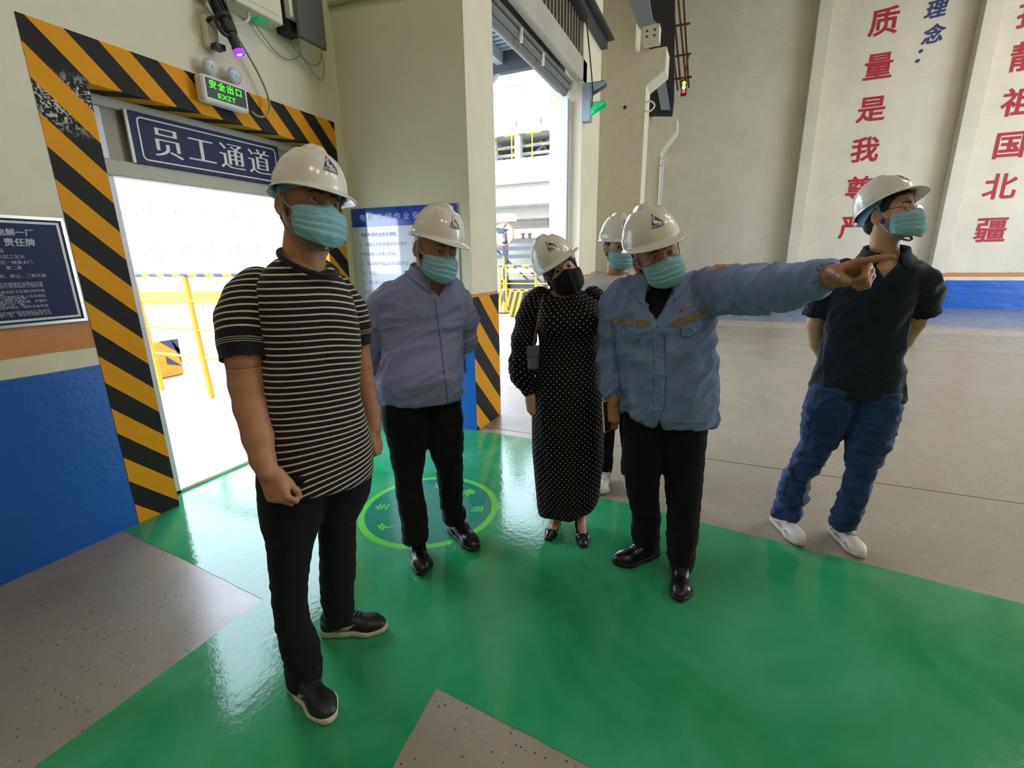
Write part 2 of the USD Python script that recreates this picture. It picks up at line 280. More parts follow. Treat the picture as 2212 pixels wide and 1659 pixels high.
for dy in (1.77, 1.92):
    for dz in (5.98, 6.08): put(t, 'bolt', box(-0.262, -0.24, dy - 0.02, dy + 0.02, dz - 0.02, dz + 0.02), 'dark_steel')
t = thing('crane_post', 'dark steel crane post with a grey strut in the shadow above the farther column', 'post', (15.0, 0, 0))
put(t, 'post', prism(Polygon([(1.73, 5.36), (2.38, 5.44), (2.6, 10.9), (2.02, 10.9), (1.71, 5.76)]), 0.12, (-0.03, 0, 0), (0, 1, 0), (0, 0, 1)), 'dark_steel')
put(t, 'strut', prism(Polygon([(2.02, 5.51), (1.77, 5.48), (2.0, 6.42), (2.21, 6.25)]), 0.1, (-0.15, 0, 0), (0, 1, 0), (0, 0, 1)), 'grey_paint')
t = thing('conductor_rail', 'four brown conductor rails with cross straps hanging by the far wall', 'rail', (17.0, 0, 0))
for (a, b), (c, d) in zip([(2.34, 9.05), (2.16, 9.01), (2.0, 8.98), (1.85, 8.95)], [(1.84, 6.57), (1.75, 6.62), (1.62, 6.79), (1.52, 6.59)]):
    put(t, 'rail', tube([(0, a, b), (0, (a + c) / 2, (b + d) / 2), (0, c, d)], 0.028, 8), 'red_brown')
for (a, b), (c, d) in zip([(2.27, 8.31), (2.1, 7.5), (1.96, 6.88)], [(1.62, 8.30), (1.53, 7.5), (1.46, 6.87)]):
    put(t, 'cross_strap', tube([(-0.03, a, b), (-0.03, c, d)], 0.03, 6), 'red_brown')
mat('amber_glow', 'ffb030', emit=('ff9a10', 1.6)); mat('mint_glow', '9af0c8', emit=('58e8a0', 1.6)); mat('red_glow', 'ff5030', emit=('ff3010', 1.6))
t = thing('indicator_light', 'small vertical amber, green and red indicator lamp under the conductor rails', 'signal light', (17.3, 0, 0))
put(t, 'housing', box(0.02, 0.12, 1.62, 1.78, 6.50, 6.94), 'black_plastic'); put(t, 'hanger', tube([(0.07, 1.70, 6.92), (-0.1, 1.66, 7.2), (-0.3, 1.60, 7.48)], 0.02, 6), 'dark_steel')
for z, m_ in ((6.84, 'amber_glow'), (6.725, 'mint_glow'), (6.61, 'red_glow')):
    put(t, 'lamp', trimesh.creation.icosphere(2, 0.062).apply_translation((0.02, 1.70, z)), m_, True)
# steelwork and cladding over the roll-up doorway
struct('wall_lintel', box(4.06, 8.95, 2.5, 2.62, 4.46, 4.80, 0.008), 'concrete')
m = [box(4.06, 9.6, 2.56, 2.66, 4.80, 11)] + [box(x, x + 0.06, 2.53, 2.56, 4.80, 11) for x in np.arange(4.08, 9.6, 0.15)]
struct('wall_cladding', cat(*m), 'cladding')
struct('trim_beam', cat(box(4.06, 9.9, 2.38, 2.53, 5.32, 5.48), box(4.06, 9.9, 2.26, 2.40, 5.44, 5.48)), 'steel')
t = thing('roll_up_door', 'grey flexible roll-up door bunched into folds under the lintel', 'door', (4.1, 2.75, 0))
for k, (dy, z, r) in enumerate([(0.03, 4.27, 0.065), (0.02, 4.385, 0.05), (-0.05, 4.32, 0.045), (-0.08, 4.395, 0.035), (0.12, 4.35, 0.055)]):
    put(t, 'fold', tube([(0, dy, z), (1.6, dy, z - 0.015), (3.2, dy, z), (4.46, dy, z + 0.015)], r, 14), 'rubber_door', True)
put(t, 'gap_backing', box(0, 4.46, 0.02, 0.16, 4.30, 4.95), 'dark_box')  # dark backing added behind the folds to close off the bright gap
for k, x in enumerate((2.2, 3.0)): put(t, 'strap', box(x, x + 0.04, -0.13, -0.1, 4.2, 4.36), 'cream')
t = thing('guide_rail', 'pale vertical guide rail of the roll-up door beside the jamb pillar', 'rail', (8.66, 2.70, 0))
put(t, 'channel', cat(box(-0.16, -0.10, 0.0, 0.06, 0, 4.19), box(-0.05, 0.0, 0.0, 0.06, 0, 4.19), box(-0.16, 0.0, 0.06, 0.1, 0, 4.19)), 'pale_frame')
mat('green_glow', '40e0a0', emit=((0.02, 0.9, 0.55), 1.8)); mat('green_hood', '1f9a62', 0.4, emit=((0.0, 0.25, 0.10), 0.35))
t = thing('traffic_signal', 'grey two-lamp door signal with its lower hood lit green', 'signal light', (8.72, 2.42, 0))
put(t, 'box', box(-0.02, 0.14, -0.06, 0.075, 3.83, 4.42, 0.008), 'grey_paint')
for z, m_ in ((4.28, 'dark_steel'), (3.98, 'green_hood')):
    h = Polygon([(-0.06, 0.13), (-0.06, -0.03), (-0.30, 0.07), (-0.30, 0.13)])
    put(t, 'hood', cat(prism(h, 0.008, (-0.02, 0, z), (0, 1, 0), (0, 0, 1)), prism(h, 0.008, (0.13, 0, z), (0, 1, 0), (0, 0, 1)), box(-0.02, 0.138, -0.30, -0.06, z + 0.122, z + 0.131)), 'grey_paint' if m_ == 'dark_steel' else m_)
    put(t, 'lamp', trimesh.creation.cylinder(0.062, 0.03, sections=20).apply_transform(trimesh.transformations.rotation_matrix(PI / 2, (1, 0, 0))).apply_translation((0.055, -0.07, z + 0.05)), m_ if m_ == 'dark_steel' else 'green_glow')
put(t, 'cable', tube(spline([(0.0, -0.07, 4.0), (-0.04, -0.1, 4.2), (0.0, -0.07, 4.5), (-0.06, -0.03, 4.9), (-0.1, 0.03, 5.4)], 30), 0.012, 6), 'cable_dark')
t = thing('wall_conduit', 'thin white conduit with a junction box on the farther crane column', 'conduit', (15.08, 1.9, 0))
put(t, 'pipe', tube([(-0.02, 0.0, 4.35), (-0.02, -0.005, 3.6), (-0.02, 0, 3.0)], 0.022, 8), 'white_plastic')
put(t, 'junction_box', box(-0.06, 0.02, -0.1, 0.06, 2.82, 3.0, 0.01), 'white_plastic')
# slogan painted on the far wall
t = thing('wall_slogan', 'red and blue Chinese slogan lettering in columns on the far wall', 'lettering', (17.8, 0, 0))
def slogan(chars, mat_, em, style):
    for ch, y, z in chars:
        g = affinity.translate(glyphs(ch, em, style), -em / 2, -em * 0.42)
        put(t, 'character', prism(g, 0.004, (-0.006, y, z), (0, -1, 0), (0, 0, 1)), mat_)
slogan([('质', -3.38, 7.77), ('量', -3.42, 6.68), ('是', -3.42, 5.61), ('我', -3.42, 4.55), ('尊', -3.43, 3.49), ('严', -3.43, 2.40)], 'red_letter', 0.70, 'heavy')
slogan([('扮', -6.52, 7.40), ('靓', -6.56, 6.42), ('祖', -6.60, 5.37), ('国', -6.62, 4.35), ('北', -6.62, 3.32), ('疆', -6.64, 2.20)], 'red_letter', 0.70, 'heavy')
slogan([('营', -4.46, 8.45), ('理', -4.50, 7.84), ('念', -4.54, 7.25), ('：', -4.42, 6.80)], 'blue_letter', 0.46, 'brush')
# ------------------------------------------------------------------ staff doorway
t = thing('door_frame', 'grey metal door frame with a blank transom panel over the staff doorway', 'door frame', (1.6, 3.27, 0))
put(t, 'jamb', box(0.0, 0.125, 0.0, 0.06, 0, 2.43, 0.004), 'pale_frame'); put(t, 'jamb', box(1.455, 1.54, 0.0, 0.06, 0, 2.43, 0.004), 'pale_frame')
put(t, 'jamb', box(0.06, 0.125, 0.06, 0.19, 0, 2.05, 0.004), 'pale_frame')
put(t, 'transom_rail', box(0.0, 1.54, -0.02, 0.06, 2.01, 2.10, 0.006), 'frame_grey')
put(t, 'transom_rail', box(0.0, 1.54, -0.02, 0.06, 2.37, 2.43, 0.006), 'frame_grey')
put(t, 'transom_panel', box(0.0, 1.54, 0.005, 0.04, 2.08, 2.39), 'panel_grey')
put(t, 'sill', box(0.0, 1.54, 0.0, 0.2, 0.0, 0.022, 0.004), 'alum')
t = thing('door_sign', 'dark blue staff passage sign with white border over the doorway', 'sign', (1.835, 3.245, 2.096))
W, H = 1.03, 0.284
put(t, 'panel', box(0, W, -0.012, 0, 0, H), 'sign_blue')
put(t, 'edge', box(-0.012, 0.004, -0.013, 0.0, 0, H), 'sign_white')
o = sbox(0.045, 0.022, W - 0.03, H - 0.022).buffer(0).buffer(-0.03).buffer(0.03)
put(t, 'border', prism(o.difference(o.buffer(-0.009)), 0.001, (0, -0.012, 0), (1, 0, 0), (0, 0, 1)), 'sign_white')
for k, ch in enumerate('员工通道'):
    put(t, 'lettering', prism(affinity.translate(affinity.scale(glyphs(ch, 0.185, 'song'), 1.05, 1.0, origin=(0, 0)), 0.105 + 0.215 * k, 0.078), 0.001, (0, -0.012, 0), (1, 0, 0), (0, 0, 1)), 'sign_white')
t = thing('exit_sign', 'glowing green emergency exit sign with two round lamp heads above the doorway', 'exit sign', (2.175, 3.09, 2.49))
put(t, 'housing', box(0, 0.31, -0.075, 0.0, 0, 0.15, 0.012), 'white_plastic')
fc = sbox(0.022, 0.022, 0.288, 0.132); fc = fc.buffer(-0.012).buffer(0.012, join_style=3) if False else fc
put(t, 'face', prism(fc, 0.002, (0, -0.075, 0), (1, 0, 0), (0, 0, 1)), 'exit_face')
put(t, 'lettering', prism(affinity.scale(affinity.translate(glyphs('安全出口', 0.050, 'bold', gap=0.008), 0.040, 0.083), 1, 1, origin=(0, 0)), 0.002, (0, -0.077, 0), (1, 0, 0), (0, 0, 1)), 'exit_glow')
e = meshkit.text_mesh('EXIT', 0.026, 0.002, bold=True); e.apply_scale((1.5, 1, 1)); e.apply_translation((0.085, 0, 0))
put(t, 'lettering', frame_to(e, (0, -0.077, 0.033), (1, 0, 0), (0, 0, 1)), 'exit_glow')
for x in (0.085, 0.245):
    hd = lathe([(0, 0.028), (0.03, 0.026), (0.045, 0.016), (0.05, 0.0), (0.035, -0.02), (0, -0.028)], 28)
    hd.apply_transform(trimesh.transformations.rotation_matrix(PI / 2 + 0.25, (1, 0, 0))); hd.apply_translation((x, -0.05, 0.205))
    p = put(t, 'lamp_head', hd, 'lens', 40)
    put(p, 'bulb', trimesh.creation.icosphere(2, 0.011).apply_translation((x, -0.078, 0.205)), 'white_plastic', True)
    put(t, 'neck', tube([(x, -0.04, 0.145), (x, -0.045, 0.175)], 0.01, 8), 'white_plastic')
t = thing('exit_sign_cable', 'grey cable looping down from the spotlight to the exit sign', 'cable', (2.46, 3.06, 2.48))
put(t, 'sheath', tube(spline([(-0.0, -0.02, 0.50), (0.06, -0.02, 0.42), (0.14, -0.02, 0.31), (0.20, -0.02, 0.19), (0.205, -0.02, 0.08), (0.14, -0.025, 0.02), (0.05, -0.03, 0.03)], 40), 0.007, 8), 'cable_grey', True)
t = thing('spotlight', 'black tubular spotlight with a glowing violet lens on a wall bracket', 'spotlight', (2.36, 3.0, 2.90))
put(t, 'wall_plate', box(-0.075, 0.005, 0.05, 0.1, -0.08, 0.095, 0.006), 'cream')
put(t, 'bracket', cat(tube(spline([(-0.06, 0.05, 0.06), (-0.055, -0.01, 0.06), (-0.05, -0.04, 0.0), (-0.01, -0.05, -0.02)], 16), 0.012, 8), box(-0.06, 0.0, -0.0, 0.06, -0.09, -0.06)), 'black_plastic')
ax = np.array([0.035, -0.05, -0.19]); ax /= np.linalg.norm(ax)
bd = lathe([(0, -0.16), (0.034, -0.16), (0.034, -0.085), (0.046, -0.08), (0.046, -0.055), (0.034, -0.05), (0.034, -0.02), (0.042, -0.018), (0.042, 0.025), (0.03, 0.03), (0.026, 0.10), (0.03, 0.102), (0.03, 0.13), (0.0, 0.13)], 28)
u = np.cross(ax, (0, 1, 0)); bdm = frame_to(bd, np.array((0.015, -0.03, 0.03)), u, np.cross(ax, u)); put(t, 'barrel', bdm, 'black_plastic', 35)
for a in np.linspace(0, 2 * PI, 11)[:-1]:
    put(t, 'cooling_fin', frame_to(trimesh.creation.box((0.012, 0.003, 0.075)).apply_translation((0.04, 0, -0.122)).apply_transform(trimesh.transformations.rotation_matrix(a, (0, 0, 1))), np.array((0.015, -0.03, 0.03)), u, np.cross(ax, u)), 'black_plastic')
put(t, 'lens_ring', frame_to(lathe([(0.018, 0.12), (0.032, 0.12), (0.032, 0.146), (0.018, 0.146)], 24), np.array((0.015, -0.03, 0.03)), u, np.cross(ax, u)), 'violet_ring', 30)
put(t, 'lens', frame_to(lathe([(0, 0.15), (0.012, 0.147), (0.02, 0.138), (0.0, 0.13)], 20), np.array((0.015, -0.03, 0.03)), u, np.cross(ax, u)), 'violet_glow', True)
put(t, 'cable', tube(spline([(0.03, -0.03, 0.19), (0.05, -0.03, 0.10), (0.075, -0.02, 0.03), (0.09, 0.0, -0.03), (0.10, 0.03, -0.06)], 24), 0.008, 8), 'cable_grey')
t = thing('cable_trunking', 'two white vertical cable ducts above the spotlight', 'cable duct', (2.34, 3.1, 3.08))
put(t, 'duct', box(-0.06, -0.005, -0.05, 0.0, 0.0, 1.2, 0.004), 'white_plastic'); put(t, 'duct', box(0.005, 0.06, -0.05, 0.0, 0.03, 1.2, 0.004), 'white_plastic')
t = thing('junction_box', 'grey-white wall box with a green plug underneath, right of the spotlight', 'electrical box', (2.43, 3.1, 3.10))
put(t, 'body', box(0, 0.36, -0.16, 0, 0, 0.5, 0.006), 'cream'); put(t, 'lid', box(0.03, 0.33, -0.165, -0.155, 0.04, 0.46, 0.003), 'cream')
put(t, 'plug', cat(box(0.19, 0.27, -0.12, -0.05, -0.012, 0.004, 0.003)), None) if False else put(t, 'plug', box(0.19, 0.27, -0.12, -0.05, -0.014, 0.004, 0.003), 'green_hood')
put(t, 'cable', tube(spline([(0.13, -0.1, 0.0), (0.12, -0.1, -0.05), (0.05, -0.06, -0.085), (-0.05, -0.03, -0.06), (-0.1, -0.04, 0.02), (-0.12, -0.04, 0.1)], 30), 0.009, 8), 'white_plastic')
t = thing('control_unit', 'dark square wall panel held off the wall, at the corner by the pillar', 'panel', (2.85, 3.1, 3.06))
put(t, 'plate', box(0.03, 0.30, -0.20, -0.17, 0.0, 0.46, 0.012), 'dark_box')
put(t, 'backing', box(0.0, 0.2, -0.17, -0.12, 0.12, 0.46, 0.004), 'cream'); put(t, 'mount', box(0.02, 0.14, -0.12, 0, 0.05, 0.42, 0.004), 'dark_steel')
t = thing('loose_cable', 'thin loose grey cables looping under the dark wall panel', 'cable', (2.92, 3.07, 3.02))
for pts in ([(-0.3, 0.02, 0.12), (-0.18, 0, 0.0), (-0.02, 0.01, -0.06), (0.1, -0.02, 0.0)], [(0.02, -0.02, 0.4), (-0.03, -0.02, 0.15), (0.06, -0.03, 0.0), (0.22, -0.02, -0.03), (0.32, 0.0, 0.04), (0.33, 0.0, 0.2)], [(0.08, -0.03, 0.02), (0.2, -0.02, -0.08), (0.31, 0.0, -0.1), (0.36, 0.01, -0.02), (0.35, 0.01, 0.1)]):
    put(t, 'strand', tube(spline(pts, 36), 0.0035, 6), 'cable_grey')
t = thing('wall_pipe', 'pale pipe running along the top of the pillar side', 'pipe', (3.42, 3.0, 3.52))
put(t, 'pipe', tube([(0.0, 0.08, 0.0), (0.03, -0.5, 0.0), (0.06, -0.9, 0.0)], 0.022, 12), 'alum', True)
# responsibility board, left of the doorway
def text_lines(rows, x0, sy, style='plain'):
    g = []
    for x, z, em, s, st in rows: g.append(affinity.translate(glyphs(s, em, st), x, z))
    return unary_union(g)
t = thing('duty_board', 'dark blue duty board with white text and a pale frame, left of the doorway', 'board', (0.755, 3.1, 1.228))
W, H = 0.602, 0.516
put(t, 'panel', box(0, W, -0.012, 0, 0, H), 'sign_blue')
fr = sbox(0, 0, W, H); put(t, 'frame', prism(fr.difference(fr.buffer(-0.014, join_style=2)), 0.016, (0, 0.0, 0), (1, 0, 0), (0, 0, 1)), 'alum')
b2 = fr.buffer(-0.024, join_style=2); put(t, 'border', prism(b2.difference(b2.buffer(-0.011, join_style=2)), 0.0015, (0, -0.012, 0), (1, 0, 0), (0, 0, 1)), 'sign_white')
mat('board_text', '9fa7b4', 0.4)
rows = [(0.270, 0.427, 0.034, '霍云电解一厂', 'bold'), (0.185, 0.380, 0.038, '“点长” 责任牌', 'bold'), (0.235, 0.348, 0.019, '联系人  电话', 'plain'), (0.285, 0.321, 0.019, '电解北区工区长', 'plain'), (0.27, 0.295, 0.019, '电解北区一楼换大门', 'plain'), (0.34, 0.270, 0.019, '第二类', 'plain'), (0.27, 0.232, 0.019, '氟化物、粉尘、二氧化硫', 'plain')]
put(t, 'lettering', prism(text_lines(rows, 0, 0), 0.001, (0, -0.012, 0), (1, 0, 0), (0, 0, 1)), 'board_text', kind='stuff')
body = ['1、负责本点位环境保护设施的日常', '2、检查设备运行情况及时上报处理', '生产要求。', '3、负责点位周边的卫生清扫和环境', '及物料管理。', '4、做好运行记录和设备人员本岗位', '要求及时上报安全生产', '5、发现问题及时上报处理，并做好', '现场的管理工作，每一', '6、按时完成本岗位一周的设备检查', '工作。', '7、负责本区域环境设施的正常运行', '做好门前三包，保证现场整洁卫生']
put(t, 'lettering', prism(text_lines([(0.21 if s[0].isdigit() else 0.225, 0.197 - 0.0122 * k, 0.0118 * 1.35, s, 'plain') for k, s in enumerate(body)], 0, 0), 0.0008, (0, -0.012, 0), (1, 0, 0), (0, 0, 1)), 'board_text', kind='stuff')
# glossy safety notice on the pillar's left side
e0, e1 = np.array([3.555, 1.95, 0]), np.array([3.44, 3.1, 0]); ex = (e0 - e1) / np.linalg.norm(e0 - e1)
o = e1 + ex * 0.02 + np.array([-0.006, 0, 0.55])
t = thing('safety_notice', 'glossy white safety notice with a blue header fixed to the side of the pillar', 'notice', o)
W, H = 1.03, 1.42
def onboard(shape, d, off): return prism(shape, d, tuple(np.array([-1.0, 0, 0]) * off), ex, (0, 0, 1))
put(t, 'sheet', onboard(sbox(0, 0, W, H), 0.006, 0), 'notice_white')
put(t, 'header', onboard(sbox(0, H - 0.155, W, H), 0.001, 0.006), 'notice_blue'); put(t, 'footer', onboard(sbox(0, 0, W, 0.075), 0.001, 0.006), 'notice_blue')
put(t, 'yellow_line', onboard(sbox(0, 0.085, W, 0.10), 0.001, 0.006), 'yellow_paint')
put(t, 'lettering', onboard(affinity.translate(affinity.scale(glyphs('电解车间作业安全须知', 0.062, 'plain', gap=0.018), 1.1, 1, origin=(0, 0)), 0.08, H - 0.10), 0.0006, 0.007), 'notice_title')
rows = ['电解车间作业安全须知', '1、电解工作前穿戴好劳动保护，非本岗位', '严禁闲杂人员进入车间。', '2、劳动防护用品必须穿戴齐全，否则不', '全、规范。', '3、非工作人员，严禁进入现场，不得', '电流以内，禁止触摸设备和带电部位', '4、注意车辆行驶，严禁车辆通行占道', '道，靠近作业现场时，应注意观察', '观察，上下班走安全通道', '5、作业现场严禁吸烟和使用明火', '全，禁止高空抛物', '规、电解车间管理规定']
put(t, 'lettering', onboard(unary_union([affinity.translate(glyphs(s, 0.036, 'bold' if k == 0 else 'plain'), 0.06 + 0.02 * (k == 0), H - 0.235 - 0.083 * k) for k, s in enumerate(rows)]), 0.0006, 0.006), 'notice_ink', kind='stuff')
for x, z in ((0.035, H - 0.03), (W / 2, H - 0.03), (W - 0.035, H - 0.03), (W - 0.035, 0.035), (0.035, 0.035)):
    put(t, 'stud', frame_to(lathe([(0, 0.012), (0.008, 0.01), (0.012, 0.0), (0, 0)], 14), ex * x + np.array([-0.006, 0, z]), (0, 1, 0), (0, 0, 1)).apply_scale(1), 'alum', True)
# round sign of projected light, painted as floor colour before the doorway
t = thing('gobo_emblem', 'ring of projected green light with lettering, painted onto the green floor by the doorway', 'floor marking', (2.2, 1.57, 0.0015))
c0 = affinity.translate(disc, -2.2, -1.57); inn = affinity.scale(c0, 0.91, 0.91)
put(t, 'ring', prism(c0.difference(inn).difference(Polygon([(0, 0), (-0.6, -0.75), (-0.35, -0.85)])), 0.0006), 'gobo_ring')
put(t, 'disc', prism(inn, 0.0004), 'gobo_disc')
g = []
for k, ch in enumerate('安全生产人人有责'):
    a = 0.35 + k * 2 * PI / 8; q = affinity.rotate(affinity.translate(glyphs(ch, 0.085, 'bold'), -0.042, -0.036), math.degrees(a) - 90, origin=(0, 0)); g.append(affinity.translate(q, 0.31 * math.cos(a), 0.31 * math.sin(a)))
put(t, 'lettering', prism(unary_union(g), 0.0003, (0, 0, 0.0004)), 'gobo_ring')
# ------------------------------------------------------------------ outdoors
struct('ground', box(-60, 90, 3.28, 120, -0.32, -0.004), 'yard')
t = thing('ramp_railing', 'yellow tubular railing with a blue-and-yellow banded top rail outside the doorway', 'railing', (3.36, 6.8, 0))
ys = (0.56, -0.40, -1.36, -2.3)
for y in (-0.45, -1.42): pass
for y in (-0.44, -1.40, -2.36): put(t, 'post', tube([(0.02, y, 0), (0.0, y + 0.02, 0.7), (-0.02, y + 0.03, 1.41)], 0.03, 12), 'yellow_paint', True)
mat('rail_band', '46506a', 0.4)
for k in range(24):
    y = 0.62 - 0.14 * k; put(t, 'top_rail', tube([(-0.02, y, 1.42), (-0.02, y - 0.14, 1.42)], 0.034, 12), 'yellow_paint' if k % 2 else 'rail_band', 30)
for z, x in ((1.125, -0.01), (0.80, 0.0), (0.475, 0.01)): put(t, 'mid_rail', tube([(x, 0.6, z), (x, -2.6, z)], 0.014, 8), 'yellow_paint', True)
hazard_mat('kerb_hazard', 1 / 0.22, 1 / 0.3, 1 / 0.22, 0.4)
mat('kerb_yellow', 'dc9c24', 0.5, noise=0.08)
t = thing('kerb_block', 'low yellow concrete block with a black arrow edge behind the ramp railing', 'block', (3.6, 7.0, 0))
put(t, 'body', box(-0.16, 0.45, 0.0, 0.35, 0, 0.51, 0.01), 'kerb_yellow')
put(t, 'edge_mark', prism([Polygon([(0.36, 0.51), (0.45, 0.51), (0.45, 0.14)]), Polygon([(0.25, 0.3), (0.44, 0.12), (0.25, 0.18)]), Polygon([(0.2, 0.51), (0.36, 0.51), (0.45, 0.36), (0.45, 0.3)])], 0.003, (0, 0.0, 0), (1, 0, 0), (0, 0, 1)), 'dark_blue_paint')
a, b = np.array([10.2, 24.7]), np.array([16.5, 11.7]); d = (b - a) / np.linalg.norm(b - a); nn = np.array([-d[1], d[0]])
t = thing('low_wall', 'long low yellow wall across the yard outside the doorway', 'wall', (0, 0, 0))
put(t, 'wall', prism(Polygon([a, b, b + nn * 0.3, a + nn * 0.3]), 0.5), 'kerb_yellow')
# white building seen through the doorway
t = thing('white_building', 'overexposed white plant building with small windows beyond the yard', 'building', (0, 42, 0))
put(t, 'wall', box(-20, 60, 0.25, 10, 0, 13), 'facade_white')
put(t, 'plinth', box(-20, 60, 0.2, 0.3, 0, 0.5), 'concrete')
for r, zc in enumerate((5.62, 2.68, -0.2)):
    for k, xc in enumerate((16.3, 21.75, 23.9, 26.35, 28.45, 31.0, 33.0, 35.6, 38.0)):
        if r == 2 and k not in (3, 4): continue
        z0, z1 = (zc - 0.6, zc + 0.6) if r < 2 else (0.5, 1.1)
        fr = sbox(xc - 0.5, z0, xc + 0.5, z1)
        f = put(t, 'window', prism(fr.difference(sbox(xc - 0.43, z0 + 0.06, xc - 0.1, z1 - 0.3)).difference(sbox(xc - 0.05, z0 + 0.06, xc + 0.43, z1 - 0.3)).difference(sbox(xc - 0.43, z1 - 0.25, xc + 0.43, z1 - 0.06)), 0.1, (0, 0.26, 0), (1, 0, 0), (0, 0, 1)), 'window_frame')
        put(f, 'pane', box(xc - 0.45, xc + 0.45, 0.23, 0.245, z0 + 0.02, z1 - 0.02), 'window_glass')
        put(f, 'reveal', box(xc + 0.5, xc + 0.56, 0.05, 0.25, z0, z1), 'window_frame')
for x in (36.5, 30.2): put(t, 'downpipe', tube([(x, 0.15, 1.0), (x, 0.15, 6), (x, 0.15, 12)], 0.06, 8), 'window_frame')
put(t, 'door_panel', box(34.9, 37.6, 0.18, 0.25, 2.4, 6.4), 'concrete')
for k in range(6): put(t, 'joint', box(22.3 + 1.3 * k, 22.33 + 1.3 * k, 0.22, 0.25, 0.5, 2.0), 'window_frame')
# canopy outside the roll-up door
t = thing('canopy', 'corrugated steel canopy on a grey frame outside the roll-up door', 'canopy', (4.6, 3.0, 0))
m = [box(k * 0.16, k * 0.16 + 0.08, 0.0, 4.2, 5.47, 5.52) for k in range(31)] + [box(0, 5, 0.0, 4.2, 5.52, 5.56)]
put(t, 'sheet', cat(*m), 'grey_paint')
put(t, 'edge_beam', box(4.9, 5.05, 0.0, 4.2, 5.12, 5.5), 'steel'); put(t, 'purlin', box(0, 5.0, 1.35, 1.5, 5.26, 5.47), 'grey_paint')
put(t, 'brace', tube([(4.97, 1.42, 5.2), (4.97, 2.1, 4.6)], 0.045, 8), 'grey_paint')
# plant building with cooling fans
X = 18.0
t = thing('cooling_plant', 'sunlit concrete plant building with three fan stacks and a railed gallery', 'building', (X, 7.2, 0))
put(t, 'parapet', box(0, 4.5, -6, 5, 4.46, 5.35), 'bright_concrete'); put(t, 'girder', box(0.35, 4.5, -6, 5, 3.78, 4.46), 'concrete')
put(t, 'slab', box(0.3, 9, -6, 5, 3.70, 3.80), 'concrete')
for k, x in enumerate((1.2, 3.0, 5.2, 7.6)): put(t, 'cross_beam', box(x, x + 0.35, -6, 5, 3.25, 3.70), 'concrete')
put(t, 'rear_wall', box(8.6, 9, -6, 5, 0, 3.7), 'panel_grey')
for y in (-2.4, 0.0, 2.6): put(t, 'column', box(2.6, 3.0, y - 0.2, y + 0.2, 0, 3.7), 'panel_grey')
put(t, 'lower_beam', box(-0.1, 0.3, -6, 0.75, 2.40, 2.75), 'bright_concrete'); put(t, 'lower_beam', box(-0.2, 0.2, 0.65, 5, 3.05, 3.35), 'bright_concrete')
mat('dark_truss', '55504a', 0.6)
put(t, 'gallery_back', box(2.0, 2.2, -6, 5, 5.35, 6.2), 'dark_truss')
for k in range(5):
    y = -2.6 + 1.05 * k; put(t, 'truss_bar', tube([(1.2, y, 5.4), (1.2, y + 0.5, 6.15)], 0.06, 6), 'bright_concrete'); put(t, 'truss_bar', tube([(0.9, y + 1.0, 5.4), (0.9, y, 6.1)], 0.05, 6), 'grey_paint')
for z in (5.62, 5.92): put(t, 'pipe', tube([(0.7, -6, z), (0.7, 5, z)], 0.07, 8), 'bright_concrete')
put(t, 'deck', box(0, 4.5, -6, 5, 6.2, 6.45), 'facade_white')
for y in (0.55, -1.05, 1.62): put(t, 'post', box(0.1, 0.35, y - 0.12, y + 0.12, 5.3, 6.2), 'facade_white')
for k, y in enumerate((1.05, 0.05, -0.94)):
    bx = put(t, 'fan_box', box(0.05, 1.3, y - 0.46, y + 0.46, 6.45, 6.80), 'facade_white')
    put(t, 'fan_stack', lathe([(0.36, 0.0), (0.37, 0.03), (0.33, 0.12), (0.33, 0.3), (0.36, 0.36), (0.37, 0.36), (0.345, 0.3), (0.345, 0.12)], 32).apply_translation((0.5, y + 0.02, 6.72)), 'bright_concrete', 40)
    put(bx, 'ledge', box(0.02, 0.06, y - 0.47, y + 0.47, 6.45, 6.49), 'panel_grey')
t2 = thing('gallery_railing', 'yellow gallery railing with black bands on the cooling plant', 'railing', (X - 0.08, 7.2, 0))
for y in (0.7, -0.14, -0.95, -1.8, 1.55): put(t2, 'post', tube([(0, y, 5.3), (0, y, 6.18)], 0.028, 8), 'yellow_paint')
for k in range(18): put(t2, 'top_rail', tube([(0, 2.2 - 0.3 * k, 6.16), (0, 1.9 - 0.3 * k, 6.16)], 0.03, 8), 'yellow_paint' if k % 3 else 'rail_band')
for k in range(18): put(t2, 'mid_rail', tube([(0, 2.2 - 0.3 * k, 5.72), (0, 1.9 - 0.3 * k, 5.72)], 0.02, 8), 'yellow_paint' if k % 2 else 'rail_band')
t = thing('chimney', 'square pale duct stack with a conical neck above the fan stacks', 'chimney', (20.2, 8.75, 0))
put(t, 'shaft', box(-0.3, 0.4, -0.35, 0.4, 6.45, 8.55), 'concrete'); put(t, 'collar', box(-0.34, 0.44, -0.39, 0.44, 8.5, 8.58), 'panel_grey')
put(t, 'neck', trimesh.creation.cone(0.42, 1.4, sections=4).apply_transform(trimesh.transformations.rotation_matrix(PI / 4, (0, 0, 1))).slice_plane((0, 0, 0.62), (0, 0, -1)).apply_translation((0.05, 0.02, 8.58)), 'concrete')
put(t, 'cap', lathe([(0, 0.05), (0.3, 0.0), (0.32, 0.06), (0.0, 0.22)], 24).apply_translation((0.05, 0.0, 9.32)), 'concrete', 40)
t = thing('tower', 'tall bright tower wall behind the fan stacks', 'building', (27.5, 10.0, 0))
put(t, 'shaft', box(0, 2, -0.5, 0.45, 0, 16), 'bright_concrete'); put(t, 'rear_hall', box(3, 8, -8, 4, 0, 11.8), 'facade_white')
t = thing('vent_pipe', 'slim white vent pipe with a box head between the fan stacks', 'pipe', (19.6, 7.12, 0))
